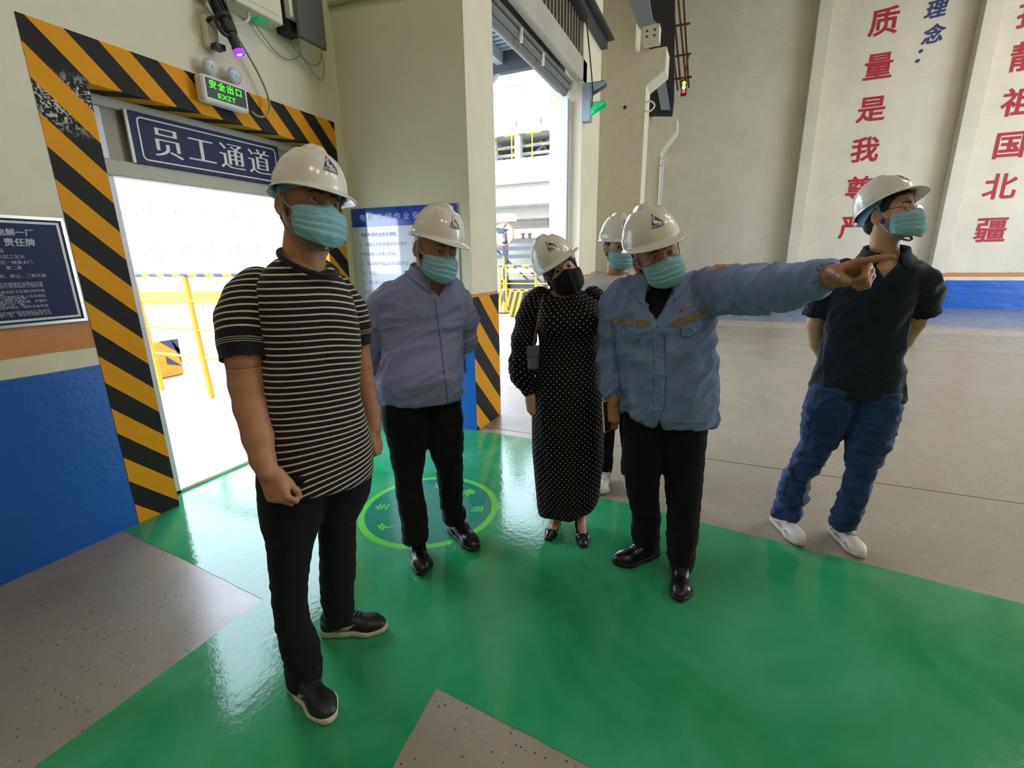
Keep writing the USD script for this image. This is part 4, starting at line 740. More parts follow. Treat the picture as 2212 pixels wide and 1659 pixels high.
# ------------------------------------------------------------------ shoes (own frame: x forward from the heel, y sideways, z up)
def foot_outline(x, y, grow=0.0):
    p = np.stack([x, y, 0 * x], 1).astype(np.float32); d = smin(cone(p, (0.036, 0, 0), (0.10, 0.003, 0), 0.032, 0.031), cone(p, (0.10, 0.003, 0), (0.195, 0.004, 0), 0.032, 0.045), 0.03); return smin(d, cone(p, (0.195, 0.004, 0), (0.245, -0.006, 0), 0.045, 0.030), 0.03) - grow
def shoe_parts(kind):
    """upper and sole as (V, F), about 0.28 m long"""
    st = 0.028 if kind == 'sneaker' else 0.020
    def sole(p):
        x, z = p[:, 0], p[:, 2]; lift = 0.010 * np.clip((x - 0.2) / 0.07, 0, 1) ** 2 + (0.006 * np.clip((0.03 - x) / 0.03, 0, 1) ** 2); th = st + (0.012 * np.clip(1 - x / 0.12, 0, 1) if kind == 'sneaker' else 0.006 * (x < 0.085))
        d = foot_outline(x, p[:, 1], 0.003 - 0.006 * np.clip(1 - z / 0.012, 0, 1)); return smax(d, np.maximum(z - th - lift * 0.6, lift - z), 0.006)
    def upper(p):
        s = p * np.array([1, 1, 1], np.float32); d = cone(p, (0.042, 0, 0.045), (0.055, 0, 0.088), 0.038, 0.034); d = smin(d, cone(p, (0.055, 0, 0.085), (0.12, 0.002, 0.062), 0.036, 0.034), 0.03)
        d = smin(d, cone(p, (0.12, 0.002, 0.055), (0.20, 0.003, 0.036), 0.036, 0.034), 0.03); d = smin(d, ell(p, (0.215, 0, 0.030), (0.060, 0.046, 0.034)), 0.03); d = smax(d, foot_outline(p[:, 0], p[:, 1], 0.001), 0.010)
        d = smax(d, np.maximum(0.012 - p[:, 2], p[:, 2] - 0.104 - 0.2 * (0.06 - p[:, 0])), 0.006); return d
    return iso(upper, (-0.01, -0.07, 0.0), (0.30, 0.07, 0.14), 0.005, 1), iso(sole, (-0.01, -0.07, -0.004), (0.30, 0.07, 0.06), 0.005, 1), upper
# ------------------------------------------------------------------ cloth and skin materials
def cloth(name, color, rough=0.85, noise=0.12, nscale=30, bump=0.12, bscale=350, sheen=0.15, **k): mat(name, color, rough, 0.25, noise=noise, nscale=nscale, bump=bump, bscale=bscale, sheen=sheen, **k)
mat('skin', 'b07e5e', 0.5, 0.4, noise=0.14, nscale=18, bump=0.06, bscale=220); mat('skin_pale', 'c69a7c', 0.5, 0.4, noise=0.1, nscale=18, bump=0.05, bscale=220); mat('nail', 'c9a48a', 0.3)
mat('hair', '17120f', 0.45, 0.5, bump=0.5, bscale=160); mat('eye_white', '968f87', 0.15, 0.6); mat('iris', '1d120c', 0.1, 0.7); mat('helmet_white', 'dcd8cf', 0.22, 0.55, coat=0.35); mat('helmet_blue', '22397c', 0.4); mat('helmet_ink', '23304f', 0.4)
mat('liner_blue', '6fa5c6', 0.6); mat('liner_dark', '3a4a52', 0.6); mat('strap', '8e8d93', 0.7, noise=0.4, nscale=90); mat('strap_dark', '2f2b33', 0.7); mat('mask_blue', '86b6bf', 0.8, 0.2, noise=0.06, nscale=40, bump=0.05, bscale=500); mat('mask_white', 'd5dcd8', 0.8); mat('mask_black', '121214', 0.7, 0.2)
cloth('black_trousers', '0e0e10', noise=0.2, sheen=0.04); cloth('denim_trousers', '26406c', noise=0.35, nscale=14); cloth('blue_shirt', '8c91ba', noise=0.08); cloth('white_tee', 'd8d4d2', noise=0.05); cloth('navy_polo', '18222f', noise=0.15); cloth('work_denim', '7a8cb6', noise=0.18, nscale=12); cloth('knit_black', '19161d'); cloth('inner_black', '131317'); cloth('orange_lining', 'c98520'); cloth('tan_tape', '8c7a5c', rough=0.6); cloth('dark_patch', '1f2430'); cloth('shirt_edge', '565c80'); cloth('denim_edge', '435069')
mat('shoe_black', '18181b', 0.45, 0.5, bump=0.1, bscale=80); mat('leather_black', '131316', 0.28, 0.6, bump=0.08, bscale=90); mat('sole_cream', 'c4b9a4', 0.6); mat('sole_black', '151515', 0.6); mat('shoe_white', 'd3cecb', 0.5); mat('shoe_grey', '8a8390', 0.6); mat('shoe_red', 'c04a5c', 0.5); mat('lace_grey', '4a4641', 0.7); mat('lace_white', 'd8d6d2', 0.7); mat('gold', 'b08a3c', 0.3, metal=0.9); mat('bag_grey', '5b5e70', 0.35); mat('phone_white', 'c9ccd0', 0.15); mat('phone_black', '0d0e10', 0.08); mat('buckle', '6d7466', 0.3, metal=0.8); mat('patch_red', 'b03024', 0.6); mat('patch_gold', 'c79a3c', 0.5); mat('button', '9aa3b4', 0.3); mat('glass_rim', '4a3a3a', 0.3, metal=0.6); mat('ring_silver', 'c0c0bd', 0.2, metal=1.0)
MAT['lens_clear'] = usdkit.material(stage, '/World/Looks/lens_clear', {'t': ('transparent_bsdf', {'color': (0.95, 0.93, 0.93)}), 'g': ('glossy_bsdf', {'roughness': 0.03}), 'f': ('layer_weight', {'blend': 0.2}), 'm': ('mix_closure', {'fac': 0.07})}, [('t.BSDF', 'm.closure1'), ('g.BSDF', 'm.closure2')], surface='m.closure')
MAT['stripe_knit'] = usdkit.material(stage, '/World/Looks/stripe_knit', {'t': ('texture_coordinate', {}), 's': ('separate_xyz', {}), 'f': ('math', {'math_type': 'fraction'}), 'g': ('math', {'math_type': 'greater_than', 'value2': 0.72}), 'm': ('mix', {'color1': lin('1b151e'), 'color2': lin('c9c0aa')}), 'p': ('principled_bsdf', {'roughness': 0.85, 'sheen_weight': 0.15, 'specular_ior_level': 0.2})},
    [('t.UV', 's.vector'), ('s.y', 'f.value1'), ('f.value', 'g.value1'), ('g.value', 'm.fac'), ('m.color', 'p.base_color')], surface='p.BSDF')
MAT['dot_print'] = usdkit.material(stage, '/World/Looks/dot_print', {'t': ('texture_coordinate', {}), 'mp': ('mapping', {'scale': (46.0, 46.0, 0.0), 'rotation': (0, 0, 0.7)}), 's': ('separate_xyz', {}), 'fx': ('math', {'math_type': 'fraction'}), 'fy': ('math', {'math_type': 'fraction'}), 'ax': ('math', {'math_type': 'subtract', 'value2': 0.5}), 'ay': ('math', {'math_type': 'subtract', 'value2': 0.5}),
    'x2': ('math', {'math_type': 'multiply'}), 'y2': ('math', {'math_type': 'multiply_add'}), 'c': ('math', {'math_type': 'less_than', 'value2': 0.0165}), 'm': ('mix', {'color1': lin('0c0a0e'), 'color2': lin('dcd6c6')}), 'p': ('principled_bsdf', {'roughness': 0.8, 'sheen_weight': 0.03, 'specular_ior_level': 0.2})},
    [('t.UV', 'mp.vector'), ('mp.vector', 's.vector'), ('s.x', 'fx.value1'), ('s.y', 'fy.value1'), ('fx.value', 'ax.value1'), ('fy.value', 'ay.value1'), ('ax.value', 'x2.value1'), ('ax.value', 'x2.value2'), ('ay.value', 'y2.value1'), ('ay.value', 'y2.value2'), ('x2.value', 'y2.value3'), ('y2.value', 'c.value1'), ('c.value', 'm.fac'), ('m.color', 'p.base_color')], surface='p.BSDF')
# ------------------------------------------------------------------ figure builder
def near(p, c, R, fn):
    r = np.linalg.norm(p - np.asarray(c, np.float32), axis=1); m = r < R; d = (r - R * 0.55).astype(np.float32)
    if m.any(): d[m] = fn(p[m])
    return d
def bounds(*pts, pad=0.05): q = np.vstack([np.asarray(x, float).reshape(-1, 3) for x in pts]); return q.min(0) - pad, q.max(0) + pad
class Figure:
    def __init__(s, label, P, rot, head, neck, torso, torso_ratio, arms, hands, legs, leg_ratio=1.05, female=False, wide=1.0, skin='skin', seed=1, legchains=False, helmet=(0, 0, 0, 0, 1.0), look=(0, 0), mask='surgical', brow=True, belly=None):
        s.t = thing('person', label, 'person', (P[0], P[1], 0), rot); s.H = hmat(*head); s.head = head; s.female, s.wide, s.seed, s.skin = female, wide, seed, skin
        s.torso = Loft(torso, torso_ratio, yshift=belly); s.rows, s.ratio, s.belly, s.arms = torso, torso_ratio, belly, arms; s.neck, s.legs, s.lr = np.array(neck, float), legs, leg_ratio
        zm = min(r[0] for r in torso); inner = Loft([r for r in torso if r[0] > zm + 0.09] + [(zm + 0.085, *sorted(torso)[1][1:])], torso_ratio, grow=-0.024, yshift=belly); hp = [(hand_prims(h[3], left=h[4], thumb=h[5], s=h[6] if len(h) > 6 else 1.0), hand_pose(h[0], h[1], h[2])) for h in hands]
        lg = [Loft(l, leg_ratio, grow=-0.02) for l in legs] if not legchains else []; lc = legs if legchains else []
        H, nk = s.H, s.neck; up = xf(np.array([[0, -0.020, -0.055]]), H)[0]
        def body(p):
            d = near(p, H[:3, 3], 0.21, lambda q: head_sdf(to_local(q, H)[0], female, wide) * to_local(q[:1], H)[1])
            d = smin(d, cone(p, nk + np.array([0, 0.0, -0.03]), up, (0.060 if not female else 0.050) * wide, (0.054 if not female else 0.046) * wide), 0.022); d = smin(d, inner(p), 0.02)
            for a in arms: d = smin(d, chain(p, a[0], 0.012), 0.012)
            for pr, T in hp: d = smin(d, near(p, T[:3, 3] + T[:3, 0] * 0.08, 0.21, lambda q: hand_sdf(q, pr, T)), 0.010)
            for l in lg: d = smin(d, l(p), 0.02)
            for l in lc: d = smin(d, chain(p, l, 0.012), 0.012)
            return d
        s.body = body; boxes = [bounds(H[:3, 3], pad=0.17)]; boxes[0][0][2] = nk[2] - 0.10; boxes[0][0][:2] = np.minimum(boxes[0][0][:2], nk[:2] - 0.13); boxes[0][1][:2] = np.maximum(boxes[0][1][:2], nk[:2] + 0.13); hs = [0.0034]
        for (pr, T), h, a in zip(hp, hands, arms):
            if a[1]: lo, hi = bounds(T[:3, 3], T[:3, 3] + T[:3, 0] * 0.19, T[:3, 3] + T[:3, 1] * 0.06 + T[:3, 0] * 0.06, *[q[:3] for q in a[0][a[1]:]], pad=0.06); boxes.append((lo, hi)); hs.append(0.0036)
        lo, hi = bounds([(r[1], r[3] - 0.2, r[0]) for r in torso], [(r[2], r[3] + 0.2, r[0]) for r in torso], *[[q[:3] for q in a[0]] for a in arms], *[h[0] for h in hands], (0, 0, 0.06), H[:3, 3], pad=0.17); lo[2] = 0.004 if legchains else 0.05
        inb = lambda p, b, g: np.maximum(np.maximum(b[0] + g - p, p - b[1] + g).max(1), -9).astype(np.float32); parts = []
        for b, h in zip(boxes, hs):
            others = boxes[:boxes.index(b)] if False else []
            parts.append(iso(lambda p: np.maximum(body(p), inb(p, b, 0.004)), b[0], b[1], h, 2))
        def rest(p):
            d = body(p)
            for b in boxes: d = np.maximum(d, -inb(p, b, 0.016))
            return d
        parts.append(iso(rest, lo, hi, 0.012, 2)); n, V, F = 0, [], []
        for v, f in parts: V.append(v); F.append(f + n); n += len(v)
        put(s.t, 'body', (np.vstack(V), np.vstack(F)), skin, True); s.face(look, brow); s.add_mask(mask); s.add_helmet(*helmet)
    def hput(s, name, m, mt, smooth=True, parent=None, **k):
        V, F = (np.array(m.vertices), np.array(m.faces)) if isinstance(m, trimesh.Trimesh) else m; return put(parent or s.t, name, (xf(V, s.H), F), mt, smooth, **k)
    def face(s, look, brow):
        for sx in (-1, 1):
            c = np.array(EYE) * np.array([sx * s.wide, 1, 1]); e = s.hput('eye', trimesh.creation.icosphere(3, 0.0128).apply_translation(c), 'eye_white'); g = np.array([look[0], 1.0, look[1]]); g /= np.linalg.norm(g)
            ir = lathe([(0, 0.0131), (0.0035, 0.01268), (0.0058, 0.01182), (0.0060, 0.0108), (0, 0.0108)], 20); s.hput('iris', frame_to(ir, c, np.cross(g, (0, 0, 1)), np.cross(np.cross(g, (0, 0, 1)), -g) * -1) if False else frame_to(ir, c, (np.cross((0, 0, 1), g)), np.cross(g, np.cross((0, 0, 1), g))), 'iris', parent=e)
            if brow:
                az = np.array([0.16, 0.30, 0.46, 0.62]); z = np.array([0.016, 0.020, 0.0195, 0.013]); r = head_radius(az * sx, z, s.female, s.wide); P = np.stack([r * np.sin(az * sx), 0.0105 + r * np.cos(az * sx), z], 1); s.hput('eyebrow', tube(spline(P, 12), np.linspace(0.0042, 0.002, 12), 8), 'hair')
    def add_mask(s, kind):
        cl = kind == 'cloth'; (m, P) = make_mask(s.female, s.wide, cl, s.seed); mk = s.hput('face_mask', m, 'mask_black' if cl else 'mask_blue')
        if not cl:
            e = [solid_sheet(np.stack([P[0], P[0] * 0.6 + P[1] * 0.4, P[1]], 0)[:, ::-1] + (P[0] - np.array([0, 0.01, 0]))[None, ::-1] * 0.012, 0.001)]; s.hput('edge_band', e[0], 'mask_white', parent=mk)
        for sx, col in ((1, -1), (-1, 0)):
            for row, ez in ((0, 0.004), (-1, -0.044)):
                a = P[row, col]; b = np.array([sx * 0.0765 * s.wide, -0.004, ez]); mid = (a + b) / 2 + np.array([sx * 0.009, 0.0, 0]); s.hput('ear_loop', tube(spline([a, mid, b, b + np.array([-sx * 0.004, -0.018, -ez * 0.4 - 0.01])], 14), 0.0013, 6), 'strap_dark' if cl else 'mask_white', parent=mk)
    def add_helmet(s, dx, dz, pitch, roll, sc):
        A, B = math.radians(pitch), math.radians(roll); R1 = np.array([[1, 0, 0], [0, math.cos(A), -math.sin(A)], [0, math.sin(A), math.cos(A)]]); R2 = np.array([[math.cos(B), 0, math.sin(B)], [0, 1, 0], [-math.sin(B), 0, math.cos(B)]]); R_ = R1 @ R2 * sc
        mv = lambda V: np.asarray(V) @ R_.T + np.array([0, dx, dz]); h = s.hput('helmet', (mv(SHELL[0]), SHELL[1]), 'helmet_white')
        v, f = on_dome(sub2d(unary_union(LOGO) if False else LOGO[0]), 0.0006); s.hput('logo', (mv(v), f), 'helmet_blue', False, h); v, f = on_dome(sub2d(LOGO[1]), 0.0006); s.hput('logo', (mv(v), f), 'helmet_blue', False, h); v, f = on_dome(BRAND, 0.0006); s.hput('lettering', (mv(v), f), 'helmet_ink', False, h)
        a = np.linspace(0, 2 * PI, 49); bk = 0.5 - 0.5 * np.cos(a); top = np.stack([0.091 * np.sin(a), 0.113 * np.cos(a) - 0.008, 0.047 - 0.015 * bk], 1); bot = np.stack([0.086 * np.sin(a), (0.107 - 0.006 * bk) * np.cos(a) - 0.008, 0.036 - 0.066 * bk ** 1.5], 1)
        s.hput('liner', (lambda m: (mv(m[0]), m[1]))(solid_sheet(np.stack([top, (top + bot) / 2, bot], 0), 0.002)), 'liner_blue', True, h)
        pts = [(0.094, 0.002, 0.045), (0.087 * s.wide, 0.010, -0.012), (0.077 * s.wide, 0.022, -0.062), (0.058 * s.wide, 0.046, -0.112), (0.030, 0.066, -0.136), (0, 0.074, -0.143)]; full = pts + [(-x, y, z) for x, y, z in pts[-2::-1]]; P = spline(full, 60)
        st = s.hput('chin_strap', polyline_strip(P, 0.011, 0.0015, (0.0, 1, 0.35)), 'strap', True, h); s.hput('strap_buckle', box(0.080, 0.086, 0.012, 0.028, -0.056, -0.036, 0.002), 'strap_dark', False, h)
    def hair(s, style='short'):
        def f(q):
            d = ell(q, (0, -0.013, 0.036), (0.0815, 0.101, 0.089)); d = smin(d, ell(q, (0, -0.058, -0.035), (0.058, 0.042, 0.05)), 0.03); y = q[:, 1]
            hl = np.interp(y, [-0.1, -0.05, -0.028, -0.015, 0.012, 0.030, 0.042, 0.065, 0.11], [-0.075, -0.068, -0.055, 0.006, -0.004, 0.002, 0.030, 0.052, 0.060] if style == 'short' else [-0.11, -0.10, -0.06, -0.02, -0.03, -0.02, 0.01, 0.045, 0.055]); d = np.maximum(d, hl - q[:, 2])
            if style != 'short':
                for a, b, c, r in (((0.004, 0.094, 0.062), (0.038, 0.088, 0.030), (0.064, 0.062, -0.022), 0.013), ((0.01, 0.093, 0.056), (0.050, 0.077, 0.020), (0.071, 0.043, -0.045), 0.013), ((0.03, 0.087, 0.05), (0.066, 0.055, 0.0), (0.075, 0.028, -0.075), 0.012), ((0.05, 0.07, 0.04), (0.076, 0.03, -0.02), (0.078, 0.012, -0.09), 0.011), ((-0.006, 0.094, 0.062), (-0.044, 0.085, 0.036), (-0.066, 0.058, 0.0), 0.010), ((-0.03, 0.088, 0.05), (-0.068, 0.052, 0.01), (-0.077, 0.024, -0.06), 0.009)):
                    d = smin(d, smin(cone(q, a, b, r, r * 0.8), cone(q, b, c, r * 0.8, 0.003), 0.01), 0.006)
            return d
        V, F = iso(f, (-0.1, -0.13, -0.14), (0.1, 0.12, 0.14), 0.004, 1); s.hput('hair', folds(V, F, 0.003, s.seed, 40, (1, 1, 0.25)), 'hair') if False else s.hput('hair', (folds(V, F, 0.003, s.seed, 40, (1, 1, 0.25)), F), 'hair')
    def top(s, name, mt, sleeves, grow=0.0, blend=0.014, h=0.0068, amp=0.004, seed=1, hole=None, vee=None, extra=None, scale=7.0, cut=None, direction=None, ratio=None, cuff=0.012, cuffs=None):
        lo_ = Loft(s.rows, ratio or s.ratio, grow=grow, yshift=s.belly)
        def f(p):
            d = lo_(p)
            if extra: d = extra(p, d)
            for c in sleeves:       # with open cuffs
                a, b = np.array(c[-2][:3]), np.array(c[-1][:3]); u = (b - a) / np.linalg.norm(b - a); e = b + u * (c[-1][3] * 0.15); q = smax(chain(p, c, 0.02), (p - e.astype(np.float32)) @ u.astype(np.float32), 0.005) if True else d
                d = smin(d, smax(q, -cone(p, b - u * cuff, b + u * 0.1, c[-1][3] - 0.007, c[-1][3] - 0.005), 0.004), blend)
            if hole: d = smax(d, -ell(p, hole[0], hole[1]), 0.006)
            if vee: d = smax(d, -vee(p), 0.006)
            if cut: d = smax(d, cut(p), 0.005)
            return d
        s.shirt = f; pts = [(r[1], r[3] - 0.2, r[0]) for r in s.rows] + [(r[2], r[3] + 0.2, r[0]) for r in s.rows] + [q[:3] for c in sleeves for q in c]; lo, hi = bounds(pts, pad=0.1)
        V, F = iso(f, lo, hi, h, 1); V = folds(V, F, amp, seed, scale, direction=direction, damp=np.interp(np.linalg.norm(V - np.array(hole[0]), axis=1), [0.10, 0.24], [0.15, 1]) if hole else None) if amp else V; s.sv = (V, F); return put(s.t, name, (V, F), mt, True)
    def trousers(s, mt, amp=0.004, seed=2, grow=0.0, top_z=None, label=None):
        L = [Loft(l, s.lr, grow=grow) for l in s.legs]; zt = top_z or 9
        def f(p): return smax(smin(L[0](p), L[1](p), 0.025), p[:, 2] - zt, 0.006)
        pts = [(r[1], r[3] - 0.15, r[0]) for l in s.legs for r in l] + [(r[2], r[3] + 0.15, r[0]) for l in s.legs for r in l]; lo, hi = bounds(pts, pad=0.06); V, F = iso(f, lo, hi, 0.0075, 1)
        zb = np.interp(V[:, 2], [0.0, 0.12, 0.35, 0.6, 0.9], [1.6, 1.5, 1.0, 0.8, 0.5]); s.tv = (folds(V, F, amp, seed, 8.0, (1, 1, 1.6), zb), F); return put(s.t, 'trousers', s.tv, mt, True, label=label)
    def shoe(s, heel, toe, kind, upper, sole, lace=None, label=None, extra=None):
        h, t = np.array(heel), np.array(toe); d = (t - h); L = np.linalg.norm(d); a = math.atan2(d[1], d[0]); k = L / 0.285; T = np.eye(4); T[:3, :3] = np.array([[math.cos(a), -math.sin(a), 0], [math.sin(a), math.cos(a), 0], [0, 0, 1]]) * k; T[:3, 3] = (h[0], h[1], 0.002)
        if kind not in SHOES: SHOES[kind] = shoe_parts(kind)
        U, S, f = SHOES[kind]; p = put(s.t, 'shoe', (xf(U[0], T), U[1]), upper, True, label=label); put(p, 'sole', (xf(S[0], T), S[1]), sole, True)
        def surf(x, y):     # the upper's height over (x, y)
            z = np.linspace(0.13, 0.015, 60); P = np.stack([np.repeat(np.asarray(x), 60), np.repeat(np.asarray(y), 60), np.tile(z, len(x))], 1).astype(np.float32); v = (f(P) < 0).reshape(-1, 60); return np.where(v.any(1), z[v.argmax(1)], 0.03)
        def side(x, z, sg):
            y = np.linspace(0.07, 0.0, 70); P = np.stack([np.repeat(x, 70), np.tile(y * sg, len(x)), np.repeat(z, 70)], 1).astype(np.float32); v = (f(P) < 0).reshape(-1, 70); return sg * np.where(v.any(1), y[v.argmax(1)], 0.03)
        if lace:
            for x0 in np.linspace(0.105, 0.165, 5):
                y = np.linspace(-0.022, 0.022, 9); x = x0 + 0.006 * np.sin(y * 60); z = surf(x, y) + 0.002; put(p, 'lace', (xf(np.array((m := tube(np.stack([x, y, z], 1), 0.0026, 6)).vertices), T), np.array(m.faces)), lace, True)
            for sg in (-1, 1): z0 = float(surf(np.array([0.1]), np.array([0.0]))[0]); m = tube(spline([(0.10, 0, z0 + 0.004), (0.115, sg * 0.02, z0 + 0.014), (0.10, sg * 0.034, z0 + 0.004), (0.088, sg * 0.018, z0 + 0.008), (0.10, 0, z0 + 0.005)], 24), 0.0022, 6); put(p, 'lace', (xf(np.array(m.vertices), T), np.array(m.faces)), lace, True)
        if extra: extra(p, T, surf, side)
        return p
    def panel(s, p, T, side, pts, mt, sg, name='side_panel'):
        m = sub2d(Polygon(pts).buffer(0), 0.008); v = np.array(m.vertices); y = side(v[:, 0], v[:, 1], sg); q = np.stack([v[:, 0], y + sg * (0.0008 + v[:, 2] * 2), v[:, 1]], 1); put(p, name, (xf(q, T), np.array(m.faces)), mt, False)
    def collar(s, mt, c, r, yaw, h=0.03, open_=0.42, drop=0.05, out=0.024, lining=None, name='collar', tilt=0.0):
        a = np.linspace(open_, 2 * PI - open_, 61); b = a - PI; fr = np.abs(b) / (PI - open_); y0 = math.radians(yaw); d = np.stack([np.sin(a + y0) * 1.0, -np.cos(a + y0), 0 * a], 1); R = r * (1 + 0.12 * np.abs(np.sin(b))); c = np.asarray(c, float); up = np.array([0, 0, 1.0]); k = np.clip((fr - 0.55) / 0.45, 0, 1) ** 1.5
        rr = lambda off, z: c + d * (R + off)[:, None] + up * (z + tilt * np.cos(a))[:, None]; hh = h * (1 - 0.35 * k)
        inner = [rr(0.0 * a, -0.02 + 0 * a), rr(0.001 + 0 * a, hh * 0.5), rr(0.0015 + 0 * a, hh)]; outer = [rr(0.006 + 0 * a, hh + 0.002), rr(out * 0.55 + 0 * a + 0.006 * k, hh - 0.45 * (h + drop * 0.55)), rr(out + 0.012 * k, hh - h - drop * (0.45 + 0.75 * k))]
        for _ in range(12):       # the fall of the collar rests on the shirt
            for o in outer[1:]: o += (up * 0.8 + d * 0.3) * np.clip(0.011 - s.shirt(o.astype(np.float32)), 0, 0.02)[:, None]
        if lining:
            put(s.t, name, solid_sheet(np.stack(outer, 0)[:, ::-1], 0.003), mt, True); return put(s.t, name + '_lining', solid_sheet(np.stack(inner + [outer[0]], 0)[:, ::-1], 0.002), lining, True)
        return put(s.t, name, solid_sheet(np.stack(inner + outer, 0)[:, ::-1], 0.004), mt, True)
    def patch(s, name, shape, mt, lift=0.002, parent=None, thick=0.003, label=None): return put(parent or s.t, name, decal(*s.sv, shape, lift, thick=thick), mt, False, label=label)
SHOES = {}
# ------------------------------------------------------------------ man in the striped T-shirt
torso = [(1.533,0.095,0.205,0.02),(1.496,0.029,0.215,0.0),(1.461,-0.005,0.239,0.0),(1.425,-0.022,0.26,0.0),(1.374,-0.024,0.273,0.0),(1.326,-0.021,0.28,0.0),(1.261,-0.019,0.281,0.0),(1.211,-0.026,0.278,0.0),(1.153,-0.036,0.272,0.0),(1.066,-0.047,0.263,0.0),(0.984,-0.047,0.273,0.0),(0.911,-0.051,0.282,0.0),(0.85,-0.061,0.286,0.0),(0.8,-0.078,0.283,0.0),(0.768,-0.093,0.278,0.0)]
legs = [[(0.851,-0.086,0.151,0.0),(0.753,-0.098,0.117,0.0),(0.652,-0.1,0.095,0.0),(0.563,-0.094,0.058,-0.01),(0.494,-0.099,0.036,-0.02),(0.391,-0.103,0.012,-0.03),(0.281,-0.105,0.005,-0.05),(0.162,-0.098,0.025,-0.06),(0.111,-0.095,0.024,-0.07),(0.045,-0.097,0.019,-0.08)],
        [(0.833,0.049,0.281,0.02),(0.692,0.067,0.271,0.04),(0.627,0.076,0.245,0.05),(0.556,0.079,0.21,0.06),(0.459,0.072,0.205,0.08),(0.361,0.065,0.197,0.1),(0.244,0.055,0.183,0.11),(0.159,0.056,0.174,0.12),(0.078,0.057,0.154,0.12)]]
aR = [(-0.02,0.02,1.41,0.05),(-0.057,0.0,1.328,0.056),(-0.068,-0.02,1.235,0.053),(-0.072,-0.03,1.147,0.049),(-0.07,-0.05,1.078,0.047),(-0.062,-0.09,0.991,0.043),(-0.058,-0.12,0.93,0.035),(-0.05,-0.14,0.895,0.031)]
aL = [(0.245,0.12,1.373,0.05),(0.289,0.15,1.252,0.05),(0.293,0.14,1.131,0.047),(0.298,0.13,1.061,0.044),(0.311,0.11,0.964,0.037),(0.314,0.09,0.895,0.03)]
m1 = Figure('man in a black and white striped T-shirt standing nearest the doorway', (1.006, 1.29), -0.662, ((0.174, 0.01, 1.679), 24, 3, 11), (0.135, 0.02, 1.53), torso, 0.72, [(aR, 3), (aL, 3)],
    [((-0.050, -0.14, 0.895), (0.22, -0.30, -1), (-0.55, -0.8, 0.12), [(48, 70, 40), (52, 76, 40), (58, 78, 42), (62, 78, 42)], False, (0.25, 0.35, 0.2)), ((0.314, 0.09, 0.895), (0.1, -0.15, -1), (0.8, -0.55, 0.0), FIST, True, (0.3, 0.5, 0.4))], legs, seed=3, wide=1.1, look=(-0.25, 0.1), helmet=(0, -0.002, -2, 0, 0.97))
m1.hair()
# the knit is striped round the trunk and round each sleeve, so trunk and sleeves are cut separately
tl = Loft(torso, 0.72)
def trunk(p): return smax(tl(p), -ell(p, (0.147, -0.028, 1.555), (0.080, 0.098, 0.088)), 0.005)
V, F = iso(trunk, (-0.2, -0.3, 0.7), (0.4, 0.3, 1.6), 0.0065, 1); V = folds(V, F, 0.0035, 4, 6.0, (1, 1, 0.5))
def stripe_v(V): return (V[:, 2] - 0.768 + 1.5 * np.clip(V[:, 0] - 0.15, 0, 1) ** 2 * np.clip((V[:, 2] - 0.95) / 0.35, 0, 1) - 0.35 * (V[:, 0] - 0.1) * np.clip((1.0 - V[:, 2]) / 0.25, 0, 1) + 0.25 * np.clip(V[:, 1] + 0.02, 0, 1)) / 0.0197 + 0.1
sh = put(m1.t, 'shirt', (V, F), 'stripe_knit', True, uv=np.stack([V[:, 0], stripe_v(V)], 1)); m1.sv = (V, F)
def sleeve_piece(c, seed):
    a, b = np.array(c[-2][:3]), np.array(c[-1][:3]); u = (b - a) / np.linalg.norm(b - a); e = b + u * 0.012
    def f(p): return smax(smax(chain(p, c, 0.02), (p - e.astype(np.float32)) @ u.astype(np.float32), 0.004), -cone(p, b - u * 0.02, b + u * 0.1, c[-1][3] - 0.008, c[-1][3] - 0.006), 0.004)
    V, F = iso(f, *bounds([q[:3] for q in c], pad=0.1), 0.0062, 1); V = folds(V, F, 0.003, seed, 8.0)
    w = np.linalg.norm(V - np.array(c[-1][:3]) + u * -0.012, axis=1); along = np.clip(-(V - e) @ u, 0, 0.3)
    q = np.interp(along, [0, 0.036, 0.037, 0.039, 0.058, 0.060, 0.078, 0.080, 0.3], [0.1, 0.1, 0.1, 0.2, 3.2, 3.3, 3.4, 3.5, 3.5 + 0.22 / 0.0190]); put(m1.t, 'sleeve', (V, F), 'stripe_knit', True, uv=np.stack([V[:, 0], q], 1))
    cu = [p_ for p_ in (b - u * 0.022, b - u * 0.005, b + u * 0.011)]; put(sh, 'cuff', tube(cu, [c[-1][3] + 0.0035] * 3, 28, caps=False), 'knit_black', True)
sleeve_piece([(0.0,0.02,1.432,0.066),(-0.03,0.012,1.395,0.070),(-0.057,0.01,1.341,0.071),(-0.063,-0.0,1.279,0.067),(-0.066,-0.02,1.232,0.064)], 5)
sleeve_piece([(0.235,0.10,1.41,0.06),(0.27,0.13,1.34,0.064),(0.285,0.14,1.28,0.06),(0.287,0.14,1.225,0.057)], 6)
a = np.linspace(0, 2 * PI, 60); nb = np.stack([0.147 + 0.079 * np.cos(a), -0.022 + 0.094 * np.sin(a), 1.505 + 0.03 * np.sin(a) - 0.028 * np.cos(a)], 1)
put(sh, 'neckband', tube(nb, 0.0095, 10, caps=False), 'knit_black', True)
m1.trousers('black_trousers', seed=7)
SW = [(0.070, 0.044), (0.105, 0.052), (0.150, 0.050), (0.110, 0.040), (0.085, 0.036), (0.070, 0.026), (0.030, 0.066), (0.028, 0.072), (0.072, 0.036)]
